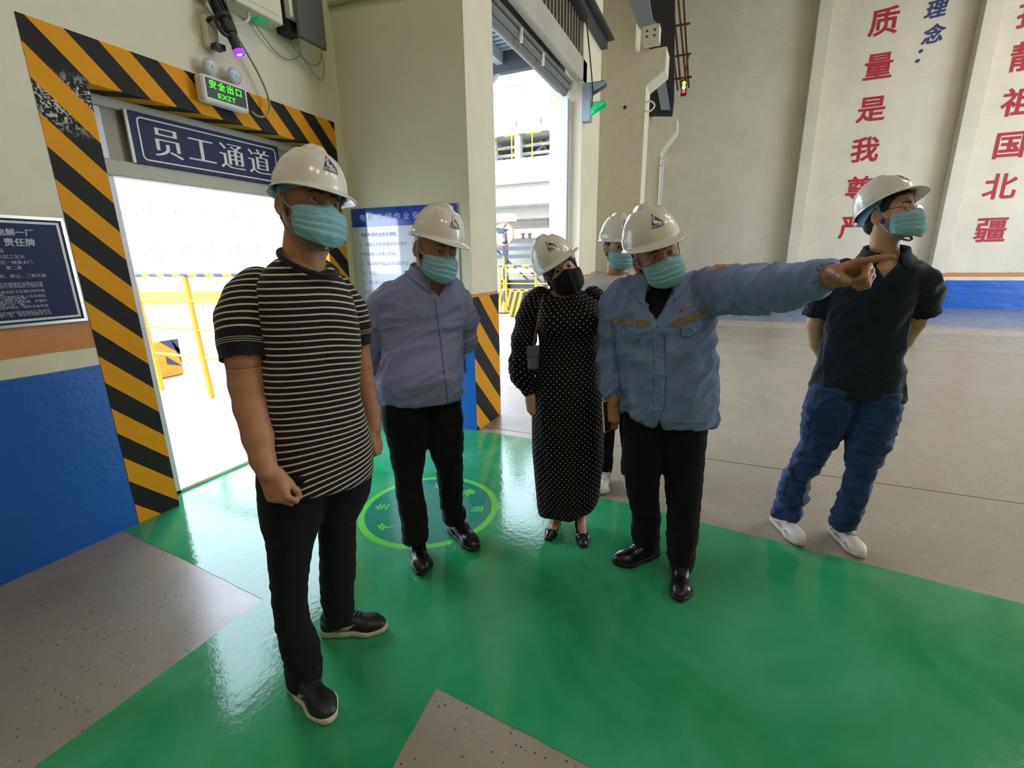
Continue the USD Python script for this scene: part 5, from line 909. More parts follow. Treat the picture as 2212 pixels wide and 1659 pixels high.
def swoosh(p, T, surf, side):
    for sg in (-1, 1): m1.panel(p, T, side, [(0.015, 0.080), (0.06, 0.052), (0.10, 0.039), (0.125, 0.041), (0.155, 0.066), (0.128, 0.057), (0.10, 0.055), (0.06, 0.066), (0.018, 0.087)], 'sole_cream', sg, 'stripe_mark')
m1.shoe((-0.088, -0.014), (0.039, -0.267), 'sneaker', 'shoe_black', 'sole_cream', 'shoe_black', extra=swoosh); m1.shoe((0.036, 0.178), (0.302, 0.071), 'sneaker', 'shoe_black', 'sole_cream', 'shoe_black', extra=swoosh)
# ------------------------------------------------------------------ man in the blue-grey shirt
torso = [(1.475,-0.055,0.105,-0.02),(1.432,-0.14,0.134,-0.02),(1.392,-0.19,0.166,-0.01),(1.336,-0.232,0.181,0.0),(1.256,-0.235,0.170,0.0),(1.171,-0.236,0.154,0.0),(1.115,-0.233,0.146,0.0),(1.033,-0.248,0.139,0.0),(0.956,-0.262,0.138,0.0),(0.899,-0.266,0.137,0.0),(0.845,-0.255,0.131,0.0)]
legs = [[(0.890,-0.252,-0.005,0.0),(0.755,-0.262,-0.025,0.0),(0.626,-0.246,-0.048,0.0),(0.499,-0.23,-0.07,-0.02),(0.419,-0.223,-0.089,-0.04),(0.337,-0.216,-0.084,-0.06),(0.281,-0.21,-0.076,-0.07),(0.228,-0.204,-0.072,-0.08),(0.105,-0.2,-0.079,-0.09)],
        [(0.890,-0.027,0.125,0.0),(0.775,-0.036,0.136,0.0),(0.643,-0.049,0.137,0.0),(0.518,-0.032,0.129,0.02),(0.436,-0.013,0.126,0.03),(0.317,-0.007,0.125,0.05),(0.209,0.0,0.117,0.06),(0.138,0.01,0.135,0.07),(0.09,0.015,0.121,0.08)]]
aR = [(-0.17,0.02,1.33,0.04),(-0.255,0.03,1.243,0.042),(-0.28,0.05,1.129,0.042),(-0.295,0.09,1.02,0.04),(-0.25,0.16,0.97,0.036),(-0.16,0.22,0.92,0.034),(-0.11,0.235,0.87,0.03)]
aL = [(0.11,0.03,1.33,0.04),(0.168,0.05,1.224,0.042),(0.166,0.1,1.112,0.042),(0.12,0.15,1.047,0.038),(0.02,0.22,0.94,0.034),(-0.03,0.235,0.88,0.03)]
m2 = Figure('man in a blue-grey long-sleeved shirt bending forward, hands behind his back', (1.89, 1.276), -0.9769, ((0.045, -0.09, 1.560), 30, -9, 11), (0.005, -0.02, 1.43), torso, lambda z: 0.66 + 0.12 * np.exp(-((z - 0.98) / 0.12) ** 2), [(aR, 0), (aL, 0)],
    [((-0.11, 0.235, 0.87), (0.8, 0.1, -0.6), (0, 1, 0), LOOSE, False, (0.6, 0.3, 0.3)), ((-0.03, 0.235, 0.88), (-0.8, 0.25, -0.6), (0, 1, 0), LOOSE, True, (0.6, 0.3, 0.3))], legs, seed=5, wide=1.13, look=(-0.2, 0.05), helmet=(0, 0.012, 0, 0, 1.02), belly=lambda z: -0.03 * np.exp(-((z - 0.97) / 0.14) ** 2))
m2.hair()
vee = lambda p: smax(np.abs(p[:, 0] - 0.042 + 0.04 * (p[:, 2] - 1.36)) - np.clip((p[:, 2] - 1.345) * 0.62, -0.02, 0.07), np.maximum(p[:, 1] + 0.005, 1.345 - p[:, 2]), 0.01)
m2.top('shirt', 'blue_shirt', [[(-0.17,0.0,1.365,0.060),(-0.232,0.02,1.30,0.064),(-0.264,0.03,1.23,0.064),(-0.281,0.05,1.129,0.062),(-0.298,0.09,1.02,0.06),(-0.25,0.16,0.97,0.05),(-0.16,0.22,0.92,0.04)], [(0.11,0.0,1.365,0.058),(0.152,0.03,1.30,0.060),(0.174,0.05,1.224,0.058),(0.168,0.1,1.112,0.058),(0.12,0.15,1.047,0.052),(0.02,0.22,0.94,0.04)]], hole=((0.010, -0.03, 1.485), (0.074, 0.085, 0.055)), vee=vee, amp=0.013, seed=11, scale=10, direction=(1, 0, 0.45))
m2.collar('blue_shirt', (0.012, -0.03, 1.452), 0.071, 22, h=0.034, drop=0.045, out=0.026, open_=0.40, tilt=-0.018)
pl = [(0.045, 1.345), (0.052, 1.25), (0.060, 1.15), (0.066, 1.05), (0.074, 0.95), (0.078, 0.86)]
for k, (x, z) in enumerate([(0.049, 1.30), (0.060, 1.21), (0.065, 1.12), (0.071, 1.03), (0.078, 0.94)]): m2.patch('button', Polygon([(x + 0.012 + 0.0045 * math.cos(a), z + 0.0045 * math.sin(a)) for a in np.linspace(0, 2 * PI, 11)[:-1]]), 'button', 0.004)
m2.patch('placket', LineString(pl).buffer(0.015, cap_style=2), 'blue_shirt', 0.0025, thick=0.004); m2.patch('placket_edge', LineString([(x - 0.016, z) for x, z in pl]).buffer(0.0010), 'shirt_edge', 0.003)
m2.trousers('black_trousers', seed=9, amp=0.005)
sv = m2.sv; m2.sv = m2.tv; m2.patch('belt', sbox(-0.25, 0.845, 0.125, 0.872), 'leather_black', 0.004); m2.patch('belt_buckle', sbox(-0.005, 0.842, 0.055, 0.874), 'buckle', 0.012, thick=0.006); m2.sv = sv
def loafer(p, T, surf, side):
    x = np.r_[np.linspace(0.13, 0.235, 16), np.linspace(0.235, 0.13, 16)]; y = np.r_[np.linspace(-0.034, -0.026, 8), np.linspace(-0.026, -0.012, 8), np.linspace(0.012, 0.026, 8), np.linspace(0.026, 0.034, 8)]; z = surf(x, y) + 0.001
    m = tube(np.stack([x, y, z], 1), 0.0026, 6); put(p, 'apron_seam', (xf(np.array(m.vertices), T), np.array(m.faces)), 'leather_black', True)
m2.shoe((-0.155, 0.03), (-0.097, -0.262), 'loafer', 'leather_black', 'sole_black', extra=loafer); m2.shoe((0.045, 0.153), (0.188, -0.108), 'loafer', 'leather_black', 'sole_black', extra=loafer)
# ------------------------------------------------------------------ woman in the dotted dress
torso = [(1.375,-0.085,0.020,0.01),(1.345,-0.140,0.085,0.01),(1.315,-0.172,0.135,0.0),(1.26,-0.176,0.155,0.0),(1.181,-0.165,0.158,0.0),(1.096,-0.149,0.152,0.0),(1.011,-0.152,0.156,0.0),(0.937,-0.165,0.163,0.0),(0.825,-0.178,0.174,0.0),(0.681,-0.188,0.188,0.0),(0.535,-0.188,0.191,0.0),(0.394,-0.177,0.190,0.0),(0.257,-0.164,0.182,0.0),(0.191,-0.159,0.167,0.0),(0.112,-0.149,0.105,0.0)]
legs = [[(-0.07,0.02,0.62,0.075),(-0.055,0.02,0.42,0.056),(-0.053,0.02,0.277,0.045),(-0.042,0.03,0.115,0.028),(-0.048,0.02,0.075,0.028),(-0.075,-0.04,0.035,0.026)], [(0.09,0.02,0.62,0.075),(0.092,0.03,0.42,0.056),(0.092,0.03,0.285,0.046),(0.084,0.03,0.125,0.029),(0.084,0.015,0.08,0.028),(0.092,-0.06,0.035,0.026)]]
aR = [(-0.165,0.02,1.31,0.045),(-0.222,0.02,1.211,0.04),(-0.245,0.02,1.06,0.037),(-0.24,-0.0,0.95,0.034),(-0.215,-0.03,0.855,0.028),(-0.196,-0.04,0.815,0.025)]
aL = [(0.135,0.03,1.31,0.045),(0.178,0.06,1.183,0.04),(0.178,0.07,1.036,0.037),(0.170,0.05,0.916,0.032),(0.165,0.03,0.83,0.026)]
w1 = Figure('woman in a black dress with white polka dots, tilting her head', (2.27, 0.695), -1.2736, ((-0.055, 0.0, 1.468), 14, 2, -24), (-0.030, 0.015, 1.355), torso, lambda z: 0.60 + 0.14 * np.exp(-((z - 1.20) / 0.06) ** 2) + 0.16 * np.exp(-((z - 0.9) / 0.2) ** 2), [(aR, 4), (aL, 0)],
    [((-0.196, -0.04, 0.815), (0.20, -0.10, -1), (-0.35, -0.9, 0.1), [(22, 30, 18), (28, 34, 20), (32, 36, 20), (36, 38, 20)], False, (0.55, 0.35, 0.25), 0.92), ((0.165, 0.03, 0.83), (0, -0.05, -1), (0.7, -0.7, 0), LOOSE, True, (0.5, 0.3, 0.3), 0.92)], legs, legchains=True, female=True, wide=0.97, skin='skin_pale', seed=8, look=(0.1, -0.25), helmet=(0, 0.004, 4, 10, 0.97), mask='cloth')
w1.hair('long')
bust = lambda p, d: smin(smin(d, ell(p, (-0.075, -0.085, 1.205), (0.07, 0.055, 0.065)), 0.05), ell(p, (0.065, -0.085, 1.205), (0.07, 0.055, 0.065)), 0.05)
tl = Loft(torso, lambda z: 0.60 + 0.16 * np.exp(-((z - 0.9) / 0.2) ** 2))
def dress(p):
    d = bust(p, tl(p)); d = smax(d, -ell(p, (-0.030, -0.03, 1.392), (0.082, 0.105, 0.072)), 0.006); return smax(d, -(p[:, 2] - 0.118 - np.clip(p[:, 0] - 0.02, 0, 1) * 0.28), 0.004)
V, F = iso(dress, (-0.3, -0.35, 0.06), (0.3, 0.3, 1.45), 0.0075, 1); dm = np.interp(V[:, 2], [0.1, 0.9, 1.05, 1.3], [1.7, 1.1, 1.0, 0.5]); V = folds(V, F, 0.006, 21, 6.5, (1, 1, 0.22), dm); w1.sv = (V, F)
th = np.arctan2(V[:, 0] - 0.0, -(V[:, 1] - 0.02)); dr = put(w1.t, 'dress', (V, F), 'dot_print', True, uv=np.stack([th * 0.165, V[:, 2]], 1))
for c, sd in (([(-0.150,0.015,1.325,0.052),(-0.178,0.018,1.285,0.058),(-0.215,0.02,1.211,0.056),(-0.235,0.02,1.10,0.058),(-0.236,0.0,0.985,0.070),(-0.236,-0.015,0.925,0.060),(-0.222,-0.025,0.885,0.040),(-0.207,-0.035,0.842,0.033)], 22), ([(0.115,0.02,1.325,0.052),(0.148,0.03,1.285,0.058),(0.176,0.06,1.183,0.056),(0.178,0.07,1.05,0.058),(0.172,0.06,0.95,0.062),(0.168,0.04,0.875,0.036)], 23)):
    f = lambda p, c=c: chain(p, c, 0.02)
    V, F = iso(f, *bounds([q[:3] for q in c], pad=0.1), 0.0068, 1); V = folds(V, F, 0.009, sd, 9.0, (0.6, 1, 1.5), np.interp(V[:, 2], [0.85, 0.88, 1.0, 1.3], [0.3, 1.2, 1.0, 0.6])); cx = np.interp(V[:, 2], [q[2] for q in c[::-1]], [q[0] for q in c[::-1]]); th = np.arctan2(V[:, 0] - cx, -V[:, 1])
    put(w1.t, 'sleeve', (V, F), 'dot_print', True, uv=np.stack([th * 0.058, V[:, 2]], 1))
def pump(heel, toe):
    h, t = np.array(heel), np.array(toe); d = t - h; L = np.linalg.norm(d); a = math.atan2(d[1], d[0]); T = np.eye(4); T[:3, :3] = np.array([[math.cos(a), -math.sin(a), 0], [math.sin(a), math.cos(a), 0], [0, 0, 1]]) * (L / 0.235); T[:3, 3] = (h[0], h[1], 0.002)
    def f(p):
        x = p[:, 0]; lift = np.interp(x, [0.0, 0.03, 0.08, 0.15, 0.24], [0.070, 0.066, 0.040, 0.008, 0.006]); q = p - np.stack([0 * x, 0 * x, lift], 1); d = smin(cone(q, (0.03, 0, 0.018), (0.09, 0, 0.016), 0.026, 0.027), cone(q, (0.09, 0, 0.016), (0.175, 0.002, 0.018), 0.027, 0.036), 0.02); d = smin(d, cone(q, (0.175, 0.002, 0.016), (0.222, -0.004, 0.012), 0.034, 0.018), 0.02); d = smax(d, -q[:, 2] - 0.001, 0.004)
        d = smax(d, q[:, 2] - np.interp(x, [0, 0.05, 0.1, 0.16, 0.20], [0.048, 0.040, 0.034, 0.028, 0.06]).astype(np.float32), 0.005); return smax(d, -ell(q, (0.095, 0, 0.048), (0.072, 0.026, 0.036)), 0.004)
    V, F = iso(f, (-0.02, -0.06, -0.005), (0.26, 0.06, 0.14), 0.0042, 1); p = put(w1.t, 'shoe', (xf(V, T), F), 'leather_black', True); st = lambda m: (xf(np.array(m.vertices), T), np.array(m.faces))
    put(p, 'stiletto_heel', st(tube([(0.022, 0, 0.078), (0.016, 0, 0.04), (0.014, 0, 0.0)], [0.017, 0.007, 0.0055], 12)), 'sole_black', True); put(p, 'sole', st(box(0.14, 0.23, -0.022, 0.022, 0.0, 0.008, 0.003)), 'sole_black', True)
    for sg in (-1, 1): put(p, 'bow', st(tube(spline([(0.19, 0, 0.046), (0.198, sg * 0.012, 0.056), (0.185, sg * 0.026, 0.05), (0.180, sg * 0.012, 0.045), (0.19, 0, 0.045)], 20), 0.0035, 6)), 'leather_black', True)
    put(p, 'bow', st(trimesh.creation.icosphere(2, 0.006).apply_translation((0.19, 0, 0.049))), 'leather_black', True)
pump((-0.028, 0.105), (-0.100, -0.105)); pump((0.072, 0.095), (0.100, -0.150))
R3 = np.array([[math.cos(-1.2736), -math.sin(-1.2736), 0], [math.sin(-1.2736), math.cos(-1.2736), 0], [0, 0, 1]])
bg = thing('handbag', 'small grey handbag on a gold chain hanging at the woman\'s side', 'handbag', (2.27, 0.695, 0), -1.2736)
put(bg, 'bag_body', box(-0.200, -0.145, -0.165, -0.120, 0.985, 1.10, 0.012), 'bag_grey', 30); put(bg, 'flap', box(-0.203, -0.142, -0.169, -0.118, 1.05, 1.103, 0.006), 'bag_grey')
cp = spline([(-0.128, -0.02, 1.345), (-0.135, -0.075, 1.315), (-0.146, -0.108, 1.25), (-0.160, -0.138, 1.17), (-0.170, -0.143, 1.10)], 40)
for k in range(39):
    a, b = cp[k], cp[k + 1]; u = (b - a) / np.linalg.norm(b - a); w_ = np.cross(u, (0, 1, 0)) if k % 2 else np.cross(u, np.cross(u, (0, 1, 0))); w_ /= np.linalg.norm(w_); c = (a + b) / 2; s_ = np.linalg.norm(b - a) * 0.62
    put(bg, 'chain_link', tube([c + u * s_ * math.cos(t_) + w_ * 0.0035 * math.sin(t_) for t_ in np.linspace(0, 2 * PI, 11)], 0.0011, 5, caps=False), 'gold', True)
# ------------------------------------------------------------------ man in the blue work jacket, pointing
torso = [(1.432,-0.19,-0.02,-0.02),(1.398,-0.252,0.045,-0.01),(1.351,-0.295,0.089,0.0),(1.29,-0.300,0.118,0.0),(1.239,-0.295,0.132,0.0),(1.14,-0.280,0.142,0.0),(0.995,-0.258,0.159,0.0),(0.896,-0.249,0.167,0.0),(0.808,-0.243,0.178,0.0),(0.762,-0.226,0.182,0.0)]
legs = [[(0.820,-0.238,-0.030,0.0),(0.659,-0.229,-0.035,0.0),(0.533,-0.224,-0.038,0.0),(0.429,-0.207,-0.046,0.0),(0.301,-0.183,-0.039,0.02),(0.193,-0.165,-0.028,0.03),(0.115,-0.163,-0.028,0.03),(0.055,-0.150,-0.029,0.03)],
        [(0.820,-0.057,0.15,0.0),(0.681,-0.048,0.149,0.0),(0.559,-0.036,0.148,0.0),(0.445,-0.019,0.15,-0.02),(0.304,0.002,0.149,-0.04),(0.191,0.007,0.145,-0.07),(0.091,0.02,0.141,-0.08),(0.045,0.036,0.128,-0.09)]]
aR = [(-0.23,0.02,1.31,0.04),(-0.29,0.03,1.185,0.042),(-0.303,0.03,1.051,0.042),(-0.298,0.01,0.941,0.042),(-0.289,-0.02,0.862,0.034),(-0.286,-0.03,0.842,0.031)]
aL = [(0.04,0.0,1.34,0.05),(0.177,-0.12,1.378,0.05),(0.261,-0.24,1.39,0.052),(0.328,-0.36,1.412,0.046),(0.384,-0.46,1.436,0.038),(0.413,-0.52,1.443,0.033),(0.421,-0.54,1.446,0.031)]
m3 = Figure('man in a blue denim work jacket pointing with an outstretched arm', (2.199, 0.154), -1.5009, ((-0.128, -0.07, 1.525), 22, -2, -20), (-0.112, -0.01, 1.385), torso, lambda z: 0.60 + 0.10 * np.exp(-((z - 0.95) / 0.15) ** 2), [(aR, 4), (aL, 4)],
    [((-0.286, -0.03, 0.842), (0.05, -0.25, -1), (0.45, -0.9, 0.2), [(30, 40, 20), (46, 52, 26), (52, 55, 28), (20, 30, 16)], False, (0.9, 0.1, 0.35)), ((0.421, -0.54, 1.446), (0.112, -0.165, 0.045), (0.35, 0.55, 0.75), POINT, True, (0.30, 0.62, 0.15), 1.07)], legs, seed=12, wide=1.10, look=(-0.35, 0.05), helmet=(-0.004, 0.016, 0, -2, 1.06))
m3.hair()
vee = lambda p: smax(np.abs(p[:, 0] + 0.118 - 0.12 * (1.40 - p[:, 2])) - np.clip((p[:, 2] - 1.215) * 0.42, -0.02, 0.085), np.maximum(p[:, 1] + 0.02, 1.215 - p[:, 2]), 0.008)
gap = lambda p: smax(0.0 - (p[:, 2] * 0), smax(p[:, 2] - 0.845 + np.abs(p[:, 0] + 0.075) * 2.6, p[:, 1] + 0.05, 0.004), 0.001)
slR = [(-0.245,0.0,1.355,0.072),(-0.287,0.02,1.29,0.070),(-0.300,0.03,1.185,0.066),(-0.305,0.03,1.051,0.061),(-0.300,0.01,0.941,0.054),(-0.290,-0.018,0.868,0.043)]
slL = [(0.02,0.01,1.345,0.085),(0.088,-0.01,1.362,0.092),(0.177,-0.12,1.378,0.090),(0.261,-0.24,1.384,0.084),(0.328,-0.36,1.406,0.067),(0.384,-0.46,1.434,0.052),(0.409,-0.513,1.442,0.042)]
tl = Loft(torso, lambda z: 0.60 + 0.10 * np.exp(-((z - 0.95) / 0.15) ** 2))
m3.rows, m3.ratio = torso, tl
m3.ratio = lambda z: 0.60 + 0.10 * np.exp(-((z - 0.95) / 0.15) ** 2)
m3.top('jacket', 'work_denim', [slR, slL], hole=((-0.112, -0.02, 1.452), (0.078, 0.09, 0.062)), vee=vee, cut=lambda p: np.maximum(0.762 + 0.055 * np.clip((-p[:, 0] - 0.05) / 0.17, 0, 1) - p[:, 2], -np.maximum(np.abs(p[:, 0] + 0.060) - np.clip((0.850 - p[:, 2]) * 0.30, -0.01, 0.03), p[:, 1] + 0.02)), amp=0.021, seed=31, scale=11, direction=(0.5, 0.3, 0.8), h=0.0066)
iv, if_ = iso(lambda p: smax(Loft(torso, 0.56, grow=-0.010)(p), np.maximum(1.15 - p[:, 2], -ell(p, (-0.112, -0.03, 1.475), (0.066, 0.078, 0.058))), 0.005), (-0.35, -0.3, 1.12), (0.2, 0.25, 1.46), 0.008, 1); put(m3.t, 'undershirt', (iv, if_), 'inner_black', True)
m3.collar('work_denim', (-0.112, -0.02, 1.412), 0.075, 8, h=0.036, drop=0.055, out=0.034, open_=0.50, lining='orange_lining', tilt=-0.022)
m3.patch('reflective_tape', sbox(-0.30, 1.222, -0.128, 1.250), 'tan_tape', 0.003, thick=0.004); m3.patch('reflective_tape', Polygon([(-0.035, 1.222), (0.10, 1.275), (0.10, 1.305), (-0.035, 1.252)]), 'tan_tape', 0.003, thick=0.004)
for pk in ([(-0.25, 1.205), (-0.25, 1.165), (-0.208, 1.150), (-0.165, 1.160), (-0.165, 1.198)], [(0.00, 1.225), (0.00, 1.183), (0.05, 1.192), (0.095, 1.222), (0.095, 1.262)]): m3.patch('pocket_edge', LineString(pk).buffer(0.0014), 'denim_edge', 0.0035)
m3.patch('pocket_flap', Polygon([(-0.25, 1.205), (-0.165, 1.198), (-0.165, 1.160), (-0.208, 1.150), (-0.25, 1.165)]), 'work_denim', 0.004, thick=0.006); m3.patch('pocket_flap', Polygon([(0.00, 1.225), (0.095, 1.262), (0.095, 1.222), (0.05, 1.192), (0.00, 1.183)]), 'work_denim', 0.004, thick=0.006)
fl = [(-0.092, 1.215), (-0.080, 1.10), (-0.07, 0.98), (-0.068, 0.86)]; m3.patch('front_placket', LineString(fl).buffer(0.022, cap_style=2), 'work_denim', 0.004, thick=0.005); m3.patch('placket_edge', LineString([(x + 0.023, z) for x, z in fl]).buffer(0.0012), 'denim_edge', 0.003)
m3.patch('hem_band', sbox(-0.03, 0.800, 0.165, 0.802), 'denim_edge', 0.001); m3.patch('lapel_badge', affinity.translate(Polygon([(0.007 * math.cos(a), 0.009 * math.sin(a)) for a in np.linspace(0, 2 * PI, 13)[:-1]]), -0.005, 1.296), 'patch_red', 0.004, label='small red and gold lapel badge'); m3.patch('name_tag', sbox(0.012, 1.312, 0.030, 1.318), 'button', 0.004)
# round sleeve patch on the outer side of the raised arm
c0, ax0 = np.array([0.150, -0.085, 1.374]), np.array([0.57, -0.80, 0.06]); ax0 /= np.linalg.norm(ax0); n0 = np.array([-0.1, -0.35, 0.95]); n0 -= ax0 * (ax0 @ n0); n0 /= np.linalg.norm(n0); b0 = np.cross(ax0, n0)
def arm_disc(r0, r1, lift):
    A, R = np.meshgrid(np.linspace(0, 2 * PI, 33), np.linspace(r0, r1, 5)); al, ac = R * np.cos(A) * 1.15, R * np.sin(A); ang = ac / 0.098
    return c0 + al[..., None] * ax0 + (0.098 + lift) * (np.cos(ang)[..., None] * n0 + np.sin(ang)[..., None] * b0)
sp = put(m3.t, 'sleeve_patch', solid_sheet(arm_disc(0.001, 0.036, 0.004), 0.003), 'patch_red', True, label='round red and gold patch on the sleeve'); put(sp, 'patch_rim', solid_sheet(arm_disc(0.034, 0.040, 0.005), 0.004), 'patch_gold', True)
for k in range(5):
    v = arm_disc(0.0, 0.026, 0.0055); put(sp, 'patch_motif', solid_sheet(v[:, k * 6 + 1:k * 6 + 4], 0.002), 'patch_gold', True)
m3.trousers('black_trousers', seed=13, amp=0.005)
def leather(p, T, surf, side): m3.panel(p, T, side, [(0.06, 0.03), (0.19, 0.03), (0.16, 0.042), (0.09, 0.05)], 'leather_black', 1); m3.panel(p, T, side, [(0.06, 0.03), (0.19, 0.03), (0.16, 0.042), (0.09, 0.05)], 'leather_black', -1)
m3.shoe((-0.022, 0.065), (-0.240, -0.119), 'sneaker', 'leather_black', 'sole_black', 'lace_grey', extra=leather); m3.shoe((0.079, -0.025), (0.088, -0.300), 'sneaker', 'leather_black', 'sole_black', 'lace_grey', extra=leather)
ph = thing('phone', 'black phone with a pale rim in the right hand of the pointing man', 'phone', (2.199, 0.154, 0), -1.5009)
def slab(m): return frame_to(m, (-0.306, -0.075, 0.782), (0.25, 0.96, -0.1), (0.18, 0.05, -1))
put(ph, 'case', slab(box(-0.036, 0.036, -0.075, 0.075, -0.004, 0.004, 0.003)), 'phone_white'); put(ph, 'screen', slab(box(-0.033, 0.033, -0.071, 0.071, -0.0048, -0.004)), 'phone_black'); put(ph, 'back', slab(box(-0.033, 0.033, -0.071, 0.071, 0.004, 0.0048)), 'phone_black')
# ------------------------------------------------------------------ man in the navy polo shirt
torso = [(1.505,0.0,0.140,0.02),(1.478,-0.05,0.182,0.02),(1.445,-0.088,0.215,0.0),(1.382,-0.107,0.212,0.0),(1.318,-0.115,0.207,0.0),(1.231,-0.118,0.200,0.0),(1.112,-0.128,0.197,0.0),(0.991,-0.138,0.211,0.0),(0.902,-0.142,0.226,0.0),(0.832,-0.144,0.238,0.0)]
legs = [[(0.880,-0.142,0.075,0.0),(0.761,-0.162,0.059,0.0),(0.6,-0.155,0.02,0.0),(0.486,-0.169,-0.02,0.0),(0.402,-0.19,-0.046,0.0),(0.331,-0.205,-0.084,0.01),(0.209,-0.217,-0.081,0.02),(0.158,-0.225,-0.092,0.02),(0.085,-0.238,-0.098,0.02)],
        [(0.880,0.047,0.227,0.0),(0.794,0.041,0.232,0.0),(0.651,0.036,0.228,0.0),(0.53,0.049,0.203,-0.02),(0.424,0.058,0.179,-0.04),(0.335,0.056,0.166,-0.06),(0.25,0.048,0.152,-0.07),(0.186,0.043,0.146,-0.04),(0.10,0.056,0.14,-0.0)]]
aR = [(-0.100,0.02,1.39,0.055),(-0.148,0.04,1.275,0.05),(-0.163,0.06,1.166,0.045),(-0.144,0.09,1.067,0.042),(-0.101,0.15,0.976,0.036),(-0.02,0.20,0.92,0.029)]
aL = [(0.19,0.04,1.383,0.055),(0.228,0.07,1.288,0.05),(0.221,0.1,1.198,0.046),(0.196,0.15,1.1,0.042),(0.13,0.20,0.99,0.034),(0.05,0.22,0.925,0.029)]
m4 = Figure('man in a navy polo shirt, blue jeans and glasses looking off to the right', (2.739, -0.605), -1.788, ((0.052, 0.005, 1.688), 58, 13, 2), (0.062, 0.02, 1.505), torso, 0.60, [(aR, 2), (aL, 2)],
    [((-0.02, 0.20, 0.92), (0.9, 0.2, -0.4), (0, 1, 0), LOOSE, False, (0.6, 0.3, 0.3)), ((0.05, 0.22, 0.925), (-0.9, 0.25, -0.4), (0, 1, 0), LOOSE, True, (0.6, 0.3, 0.3))], legs, skin='skin_pale', seed=17, wide=0.97, look=(0, 0.05), helmet=(-0.004, 0.004, 18, 0, 0.97))
m4.hair()
vee = lambda p: smax(np.abs(p[:, 0] - 0.072) - np.clip((p[:, 2] - 1.395) * 0.55, -0.02, 0.06), np.maximum(p[:, 1] + 0.0, 1.395 - p[:, 2]), 0.008)
m4.top('polo_shirt', 'navy_polo', [[(-0.075,0.01,1.42,0.068),(-0.112,0.02,1.385,0.072),(-0.148,0.03,1.31,0.072),(-0.160,0.05,1.226,0.065)], [(0.17,0.02,1.41,0.068),(0.198,0.03,1.38,0.072),(0.230,0.06,1.32,0.070),(0.240,0.09,1.246,0.063)]], hole=((0.066, 0.0, 1.545), (0.074, 0.085, 0.058)), vee=vee, amp=0.015, seed=41, scale=9.0, direction=(0.6, 0.2, 0.75))
m4.collar('navy_polo', (0.064, 0.010, 1.506), 0.073, 12, h=0.032, drop=0.045, out=0.028, open_=0.45, tilt=-0.018)
m4.patch('placket', LineString([(0.076, 1.40), (0.082, 1.30)]).buffer(0.014, cap_style=2), 'navy_polo', 0.002, thick=0.004)
for z in (1.375, 1.335): m4.patch('button', Polygon([(0.079 + 0.004 * math.cos(a), z + 0.004 * math.sin(a)) for a in np.linspace(0, 2 * PI, 9)[:-1]]), 'dark_patch', 0.006)
m4.trousers('denim_trousers', seed=43, amp=0.016)
sv = m4.sv; m4.sv = m4.tv; m4.patch('side_seam', LineString([(-0.112, 0.84), (-0.122, 0.72), (-0.118, 0.60), (-0.145, 0.47), (-0.178, 0.34), (-0.192, 0.22)]).buffer(0.002), 'dark_patch', 0.001); m4.patch('pocket_edge', LineString([(-0.135, 0.80), (-0.09, 0.79), (-0.04, 0.83)]).buffer(0.003), 'dark_patch', 0.001); m4.sv = sv
g = lambda m: m
gl = put(m4.t, 'glasses', (lambda m: (xf(np.array(m.vertices), m4.H), np.array(m.faces)))(cat(*[tube([(sx * 0.034 + 0.027 * np.sign(math.cos(a)) * abs(math.cos(a)) ** 0.5, 0.102 - 0.004 * abs(math.cos(a)) - 0.10 * (abs(sx * 0.034 + 0.027 * math.cos(a)) - 0.034) ** 1 * 0.35, -0.010 + 0.017 * np.sign(math.sin(a)) * abs(math.sin(a)) ** 0.7) for a in np.linspace(0, 2 * PI, 41)], 0.0012, 6, caps=False) for sx in (-1, 1)], tube([(-0.008, 0.104, -0.004), (0, 0.106, -0.001), (0.008, 0.104, -0.004)], 0.0012, 6), *[tube([(sx * 0.061, 0.092, -0.004), (sx * 0.074, 0.055, -0.002), (sx * 0.0775, -0.005, 0.002)], 0.0014, 6) for sx in (-1, 1)])), 'glass_rim', True)
for sx in (-1, 1): put(gl, 'lens', (lambda m: (xf(np.array(m.vertices), m4.H), np.array(m.faces)))(frame_to(prism(sbox(-0.024, -0.014, 0.024, 0.014).buffer(0.002), 0.0012), (sx * 0.034, 0.1015, -0.010), (1, -0.12 * sx, 0), (0, 0, 1))), 'lens_clear')
def trainer(p, T, surf, side):
    for sg in (-1, 1):
        m4.panel(p, T, side, [(0.02, 0.05), (0.05, 0.04), (0.085, 0.07), (0.07, 0.085), (0.03, 0.085)], 'shoe_grey', sg); m4.panel(p, T, side, [(0.09, 0.034), (0.13, 0.034), (0.12, 0.048), (0.095, 0.05)], 'shoe_red', sg); m4.panel(p, T, side, [(0.165, 0.032), (0.215, 0.030), (0.20, 0.046), (0.175, 0.05)], 'shoe_grey', sg)
for a, b in (((-0.236, 0.076), (-0.053, -0.152)), ((0.046, 0.130), (0.205, -0.095))): m4.shoe(a, b, 'sneaker', 'shoe_white', 'sole_cream', 'lace_grey', extra=trainer)
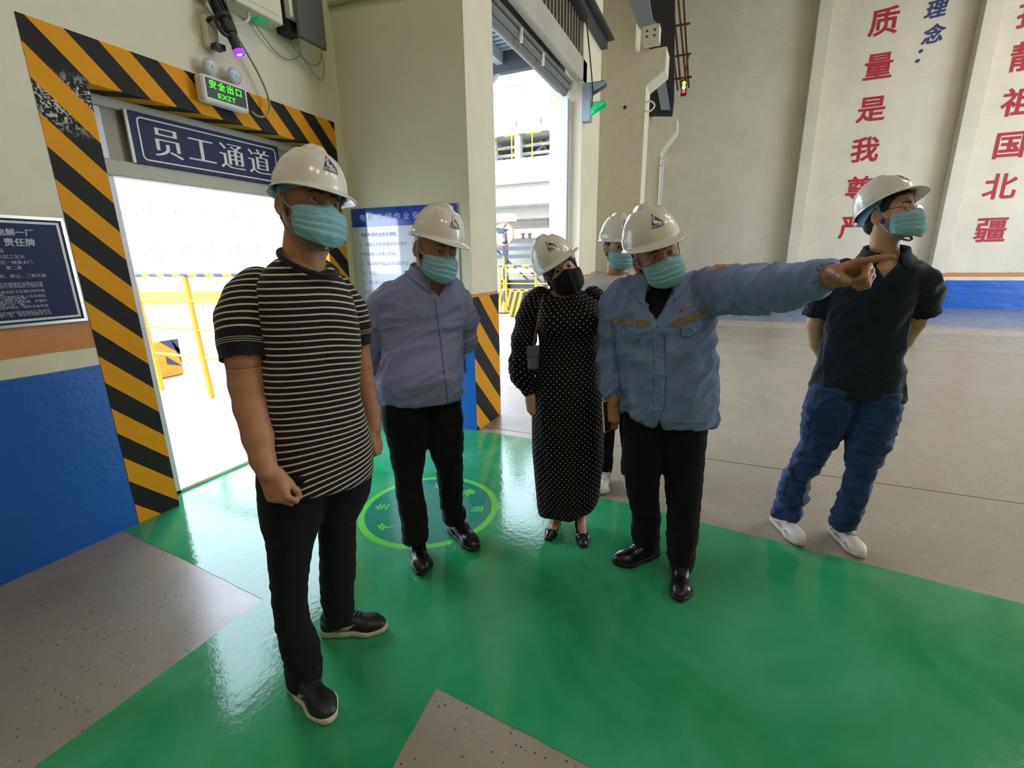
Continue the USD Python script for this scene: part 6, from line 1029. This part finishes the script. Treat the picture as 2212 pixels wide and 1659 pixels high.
# ------------------------------------------------------------------ man in the white T-shirt, half hidden behind
torso = [(1.430,-0.12,0.040,0.02),(1.404,-0.185,0.105,0.02),(1.36,-0.225,0.146,0.0),(1.28,-0.235,0.158,0.0),(1.105,-0.225,0.160,0.0),(0.925,-0.222,0.165,0.0),(0.80,-0.218,0.17,0.0)]
legs = [[(0.86,-0.214,-0.01,0.0),(0.607,-0.205,-0.01,0.0),(0.41,-0.190,-0.02,0.0),(0.208,-0.150,-0.024,0.0),(0.07,-0.130,-0.030,0.0)], [(0.86,-0.01,0.17,0.0),(0.618,-0.005,0.165,0.0),(0.424,0.007,0.155,0.0),(0.224,0.028,0.144,0.0),(0.07,0.03,0.136,0.0)]]
aR = [(-0.21,0.02,1.351,0.05),(-0.228,0.03,1.188,0.048),(-0.227,0.03,0.985,0.040),(-0.207,0.0,0.81,0.03)]; aL = [(0.135,0.02,1.35,0.05),(0.165,0.03,1.192,0.048),(0.175,0.03,0.986,0.040),(0.172,0.0,0.82,0.03)]
m5 = Figure('man in a white T-shirt half hidden behind the pointing man', (2.998, 0.562), -1.3855, ((-0.048, 0.0, 1.585), 22, -2, -2), (-0.052, 0.015, 1.435), torso, 0.62, [(aR, 0), (aL, 0)],
    [((-0.207, 0.0, 0.81), (0, -0.05, -1), (-0.7, -0.7, 0), LOOSE, False, (0.5, 0.3, 0.3)), ((0.172, 0.0, 0.82), (0, -0.05, -1), (0.7, -0.7, 0), LOOSE, True, (0.5, 0.3, 0.3))], legs, skin='skin_pale', seed=23, helmet=(0, 0.006, 0, 0, 1.03))
m5.hair()
m5.top('shirt', 'white_tee', [[(-0.175,0.01,1.37,0.065),(-0.212,0.02,1.33,0.068),(-0.226,0.03,1.22,0.066),(-0.228,0.03,1.16,0.062)], [(0.10,0.01,1.37,0.065),(0.137,0.02,1.33,0.068),(0.160,0.03,1.22,0.066),(0.166,0.03,1.16,0.062)]], hole=((-0.050, -0.01, 1.462), (0.085, 0.095, 0.065)), amp=0.005, seed=51, scale=6.0)
m5.trousers('black_trousers', seed=53)
for a, b in (((-0.062, 0.02), (-0.100, -0.235)), ((0.065, 0.06), (0.12, -0.185))): m5.shoe(a, b, 'sneaker', 'shoe_white', 'sole_cream', 'lace_white')
